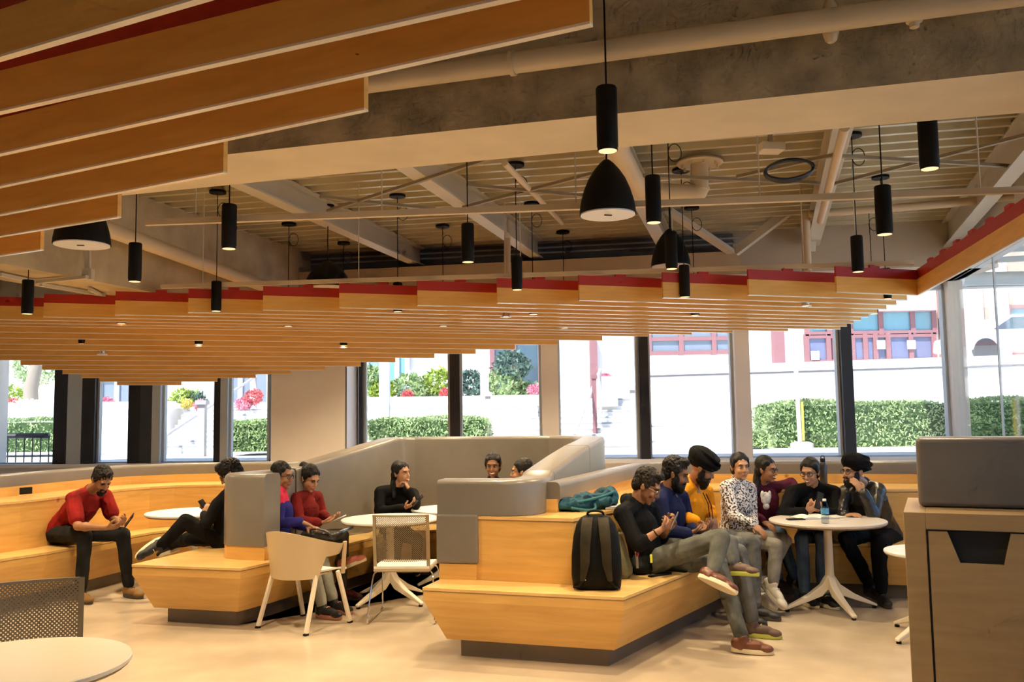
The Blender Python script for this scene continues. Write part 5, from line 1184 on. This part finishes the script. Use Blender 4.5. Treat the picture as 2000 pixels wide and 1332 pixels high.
m = MB(); a = at(62, 830, 24); m.tube([V((a.x, a.y, OUT)), at(60, 760, 24), at(74, 700, 24.2), at(70, 640, 24.2)], [.22, .18, .15, .1], 12); t = tag(m.build('tree_trunk', mat('bark', (.30, .25, .2), .9), None, True), 'grey tree trunk outside the far left window', 'tree')
# railings, posts, lamp
def post(label, px, y0, y1, d, w, mm, cat='post'):
    m = MB(); a, b = at(px, y1, d), at(px, y0, d); m.beam(V((b.x, d, OUT)), V((b.x, d, b.z)), w, w, (0, 1, 0)); m.box((b.x, d, b.z), (w * 1.5, w * 1.5, .08)); return tag(m.build('post', mm), label, cat)
GP = mat('grey_post', (.50, .46, .46), .5)
post('slim grey post outside left of the beige middle post', 953, 770, 850, 17.2, .11, GP); post('slim grey post at the steps outside right of the middle', 1236, 758, 890, 16.6, .12, GP); post('slim grey post outside at the left steps', 395, 786, 905, 16.8, .14, GP)
post('brown post outside at the head of the middle steps', 1160, 736, 812, 19.4, .09, TERRA); post('white lamp column outside behind the left of the middle windows', 751, 640, 850, 18.2, .2, STONE); post('white lamp column outside near the middle', 945, 640, 772, 19., .18, STONE)
t = thing('lamp_post', 'grey and yellow striped lamp post on a plinth outside the right windows', 'lamp post', (at(1567, 880, 16.0).x, 16., OUT))
q = at(1567, 888, 16.0); m = MB(); m.lathe([(.2, 0), (.2, .10), (.12, .13)], (q.x, 16., OUT), 16); m.build('plinth_block', GP, t)
m = MB(); z = at(1567, 600, 16.).z; m.tube([(q.x - .03, 16., OUT + .1), (q.x - .06, 16., z)], .04, 10); m.build('pole', mat('pale_pole', (.72, .70, .58), .5), t, True)
m = MB(); m.tube([(q.x + .02, 15.95, OUT + .15), (q.x + .02, 15.95, at(1567, 785, 16).z)], .022, 8); m.build('yellow_stripe', mat('yellow_paint', (.78, .62, .1), .5), t, True)
def rail(label, pts, r, mm, d2=None, cat='railing'):
    t = thing('handrail', label, cat, pts[0]); m = MB(); m.tube(pts, r, 8); m.build('rail', mm, t, True)
    for p in (pts[0], pts[-1]):
        m = MB(); m.tube([V((p.x, p.y, OUT)), p], r * .8, 8); m.build('baluster', mm, t, True)
rail('pale sloping handrail on the middle steps outside', [at(1122, 850, 17.8), at(1140, 800, 18.6), at(1172, 722, 20.4)], .035, GP)
rail('pale sloping handrail on the left steps outside', [at(325, 850, 18.), at(500, 735, 22.)], .035, GP)
rail('pale level handrail on the white wall outside right of the centre', [at(1270, 832, 21.5), at(1440, 826, 21.2)], .03, GP)
t = thing('black_railing', 'black metal railing with thin uprights outside at the far left', 'railing', at(0, 925, 14.6)); m = MB(); a, b = at(-160, 852, 14.6), at(96, 851, 14.6); m.tube([a, b], .045, 8); m.build('rail', BLKFRAME, t, True)
for k in range(17):
    p = a.lerp(b, k / 16); m = MB(); m.tube([V((p.x, p.y, OUT)), p], .010, 6); m.build('baluster', BLKFRAME, t)
# planter pot and parked car
q = at(1184, 790, 21.2); t = thing('planter_pot', 'white square pot with plants at the head of the middle steps', 'pot', (q.x, q.y, q.z)); m = MB(); m.box((q.x, q.y, q.z + .3), (.5, .5, .7)); m.build('pot', STONE, t)
q = at(1975, 722, 25.6); zc = TZ - .12; t = thing('car', 'white parked car half seen through the rightmost glass', 'car', (q.x, q.y, zc)); WC = mat('white_car', (.78, .78, .80), .2)
m = MB(); X = q.x; m.loft([[(X + x, q.y + yy, zc + z) for x, z in ((-1.5, .35), (-1.45, .75), (-.7, .9), (0, 1.35), (1.6, 1.4), (2.5, .95), (2.6, .35))] for yy in (-.1, 1.6)]); m.build('car_body', WC, t, bevel=.08)
m = MB(); m.loft([[(X + x, q.y + yy, zc + z) for x, z in ((-.5, .93), (.05, 1.28), (1.5, 1.33), (1.9, .97))] for yy in (-.115, -.09)]); m.build('car_window', OGLASS, t)
for x in (-.75, 1.75):
    m = MB(); R = Matrix.Rotation(PI / 2, 3, 'X'); m.lathe([(.2, -.09), (.33, -.10), (.34, 0), (.34, .1), (.2, .1)], (X + x, q.y - .05, zc + .34), 24, True, R); m.build('wheel', BLKS, t, True)
# neighbouring open canopy seen through the right glass
t = thing('outside_canopy', 'slatted canopy of pale steel outside beyond the right glass wall', 'canopy', at(1950, 540, 16))
m = MB(); a, b = at(1880, 556, 15.5), at(2300, 548, 15.5); m.beam(a, b, .3, .12); m.build('edge_beam', mat('canopy_grey', (.35, .37, .38), .5), t)
m = MB(); a2, b2 = at(1878, 545, 15.3), at(2300, 538, 15.3); m.tube([a2, b2], .12, 12); m.build('gutter_pipe', mat('pale_pipe', (.62, .68, .70), .5), t, True)
for k in range(8):
    m = MB(); zz_ = a.z + .3; y = 15.0 - 1.0 * k; m.beam((a.x - 1.2 - .2 * k, y, zz_), (b.x, y - 1., zz_), .09, .09); m.build('slat', mat('pale_pipe', (.62, .68, .70), .5), t)
m = MB(); m.prism([(a.x - 1.3 - 1.7, 7.), (b.x, 6.), (b.x, 15.5), (a.x - 1.3, 15.5)], a.z + 1.0, a.z + 1.1); m.build('soffit', mat('ochre_soffit', (.34, .25, .10), .7), t)
# ------------------------------------------------------------------ light
w = bpy.data.worlds.new('sky'); SC.world = w; w.use_nodes = True
nt = w.node_tree; bg = nt.nodes['Background']
sky = nt.nodes.new('ShaderNodeTexSky'); sky.sky_type = 'HOSEK_WILKIE'; sky.turbidity = 3.5; sky.sun_direction = V((-.3, -.45, .85)).normalized(); sky.ground_albedo = .5
hs = nt.nodes.new('ShaderNodeHueSaturation'); hs.inputs['Saturation'].default_value = 1.1
nt.links.new(sky.outputs[0], hs.inputs['Color']); nt.links.new(hs.outputs[0], bg.inputs['Color']); bg.inputs['Strength'].default_value = SKY
sd = bpy.data.lights.new('sun', 'SUN'); sd.energy = SUN; sd.angle = .01; sd.color = (1, .97, .92)
so = bpy.data.objects.new('sun', sd); COL.objects.link(so); so.rotation_euler = V((.3, .45, -.85)).to_track_quat('-Z', 'Y').to_euler()
WARM = (1, .77, .47)
def spot(p, e, ang=138, col=WARM, r=.05, d=(0, 0, -1), blend=1.):
    l = bpy.data.lights.new('lamp', 'SPOT'); l.energy = e; l.spot_size = math.radians(ang); l.spot_blend = blend; l.color = col; l.shadow_soft_size = r
    o = bpy.data.objects.new('lamp', l); COL.objects.link(o); o.location = p; o.rotation_euler = V(d).to_track_quat('-Z', 'Y').to_euler(); return o
for p, k in SPOTS: spot(p + V((0, 0, -.012)), ELAMP * k)
# further downlights of the close canopy overhead
for p, k in (((-2.2, 4.68), 1.), ((-1.1, 3.9), .9), ((-3.6, 3.7), 1.), ((-2.3, 2.3), .8), ((-.1, 4.95), .8), ((-4.6, 6.2), 1.), ((-5.2, 2.0), .6)): spot((*p, 2.70), EREAR * k, 110)
SC.view_settings.view_transform = 'Standard'; SC.view_settings.look = 'None'; SC.view_settings.gamma = 1; SC.view_settings.use_curve_mapping = False
SC.view_settings.exposure = EXPO
SC.render.film_transparent = False
SC.cycles.use_denoising = True; SC.cycles.use_adaptive_sampling = True; SC.cycles.adaptive_threshold = .06; SC.cycles.adaptive_min_samples = 12
SC.cycles.max_bounces = 6; SC.cycles.diffuse_bounces = 4; SC.cycles.glossy_bounces = 3; SC.cycles.transmission_bounces = 4; SC.cycles.transparent_max_bounces = 12
SC.cycles.sample_clamp_indirect = 4; SC.cycles.caustics_reflective = False; SC.cycles.caustics_refractive = False
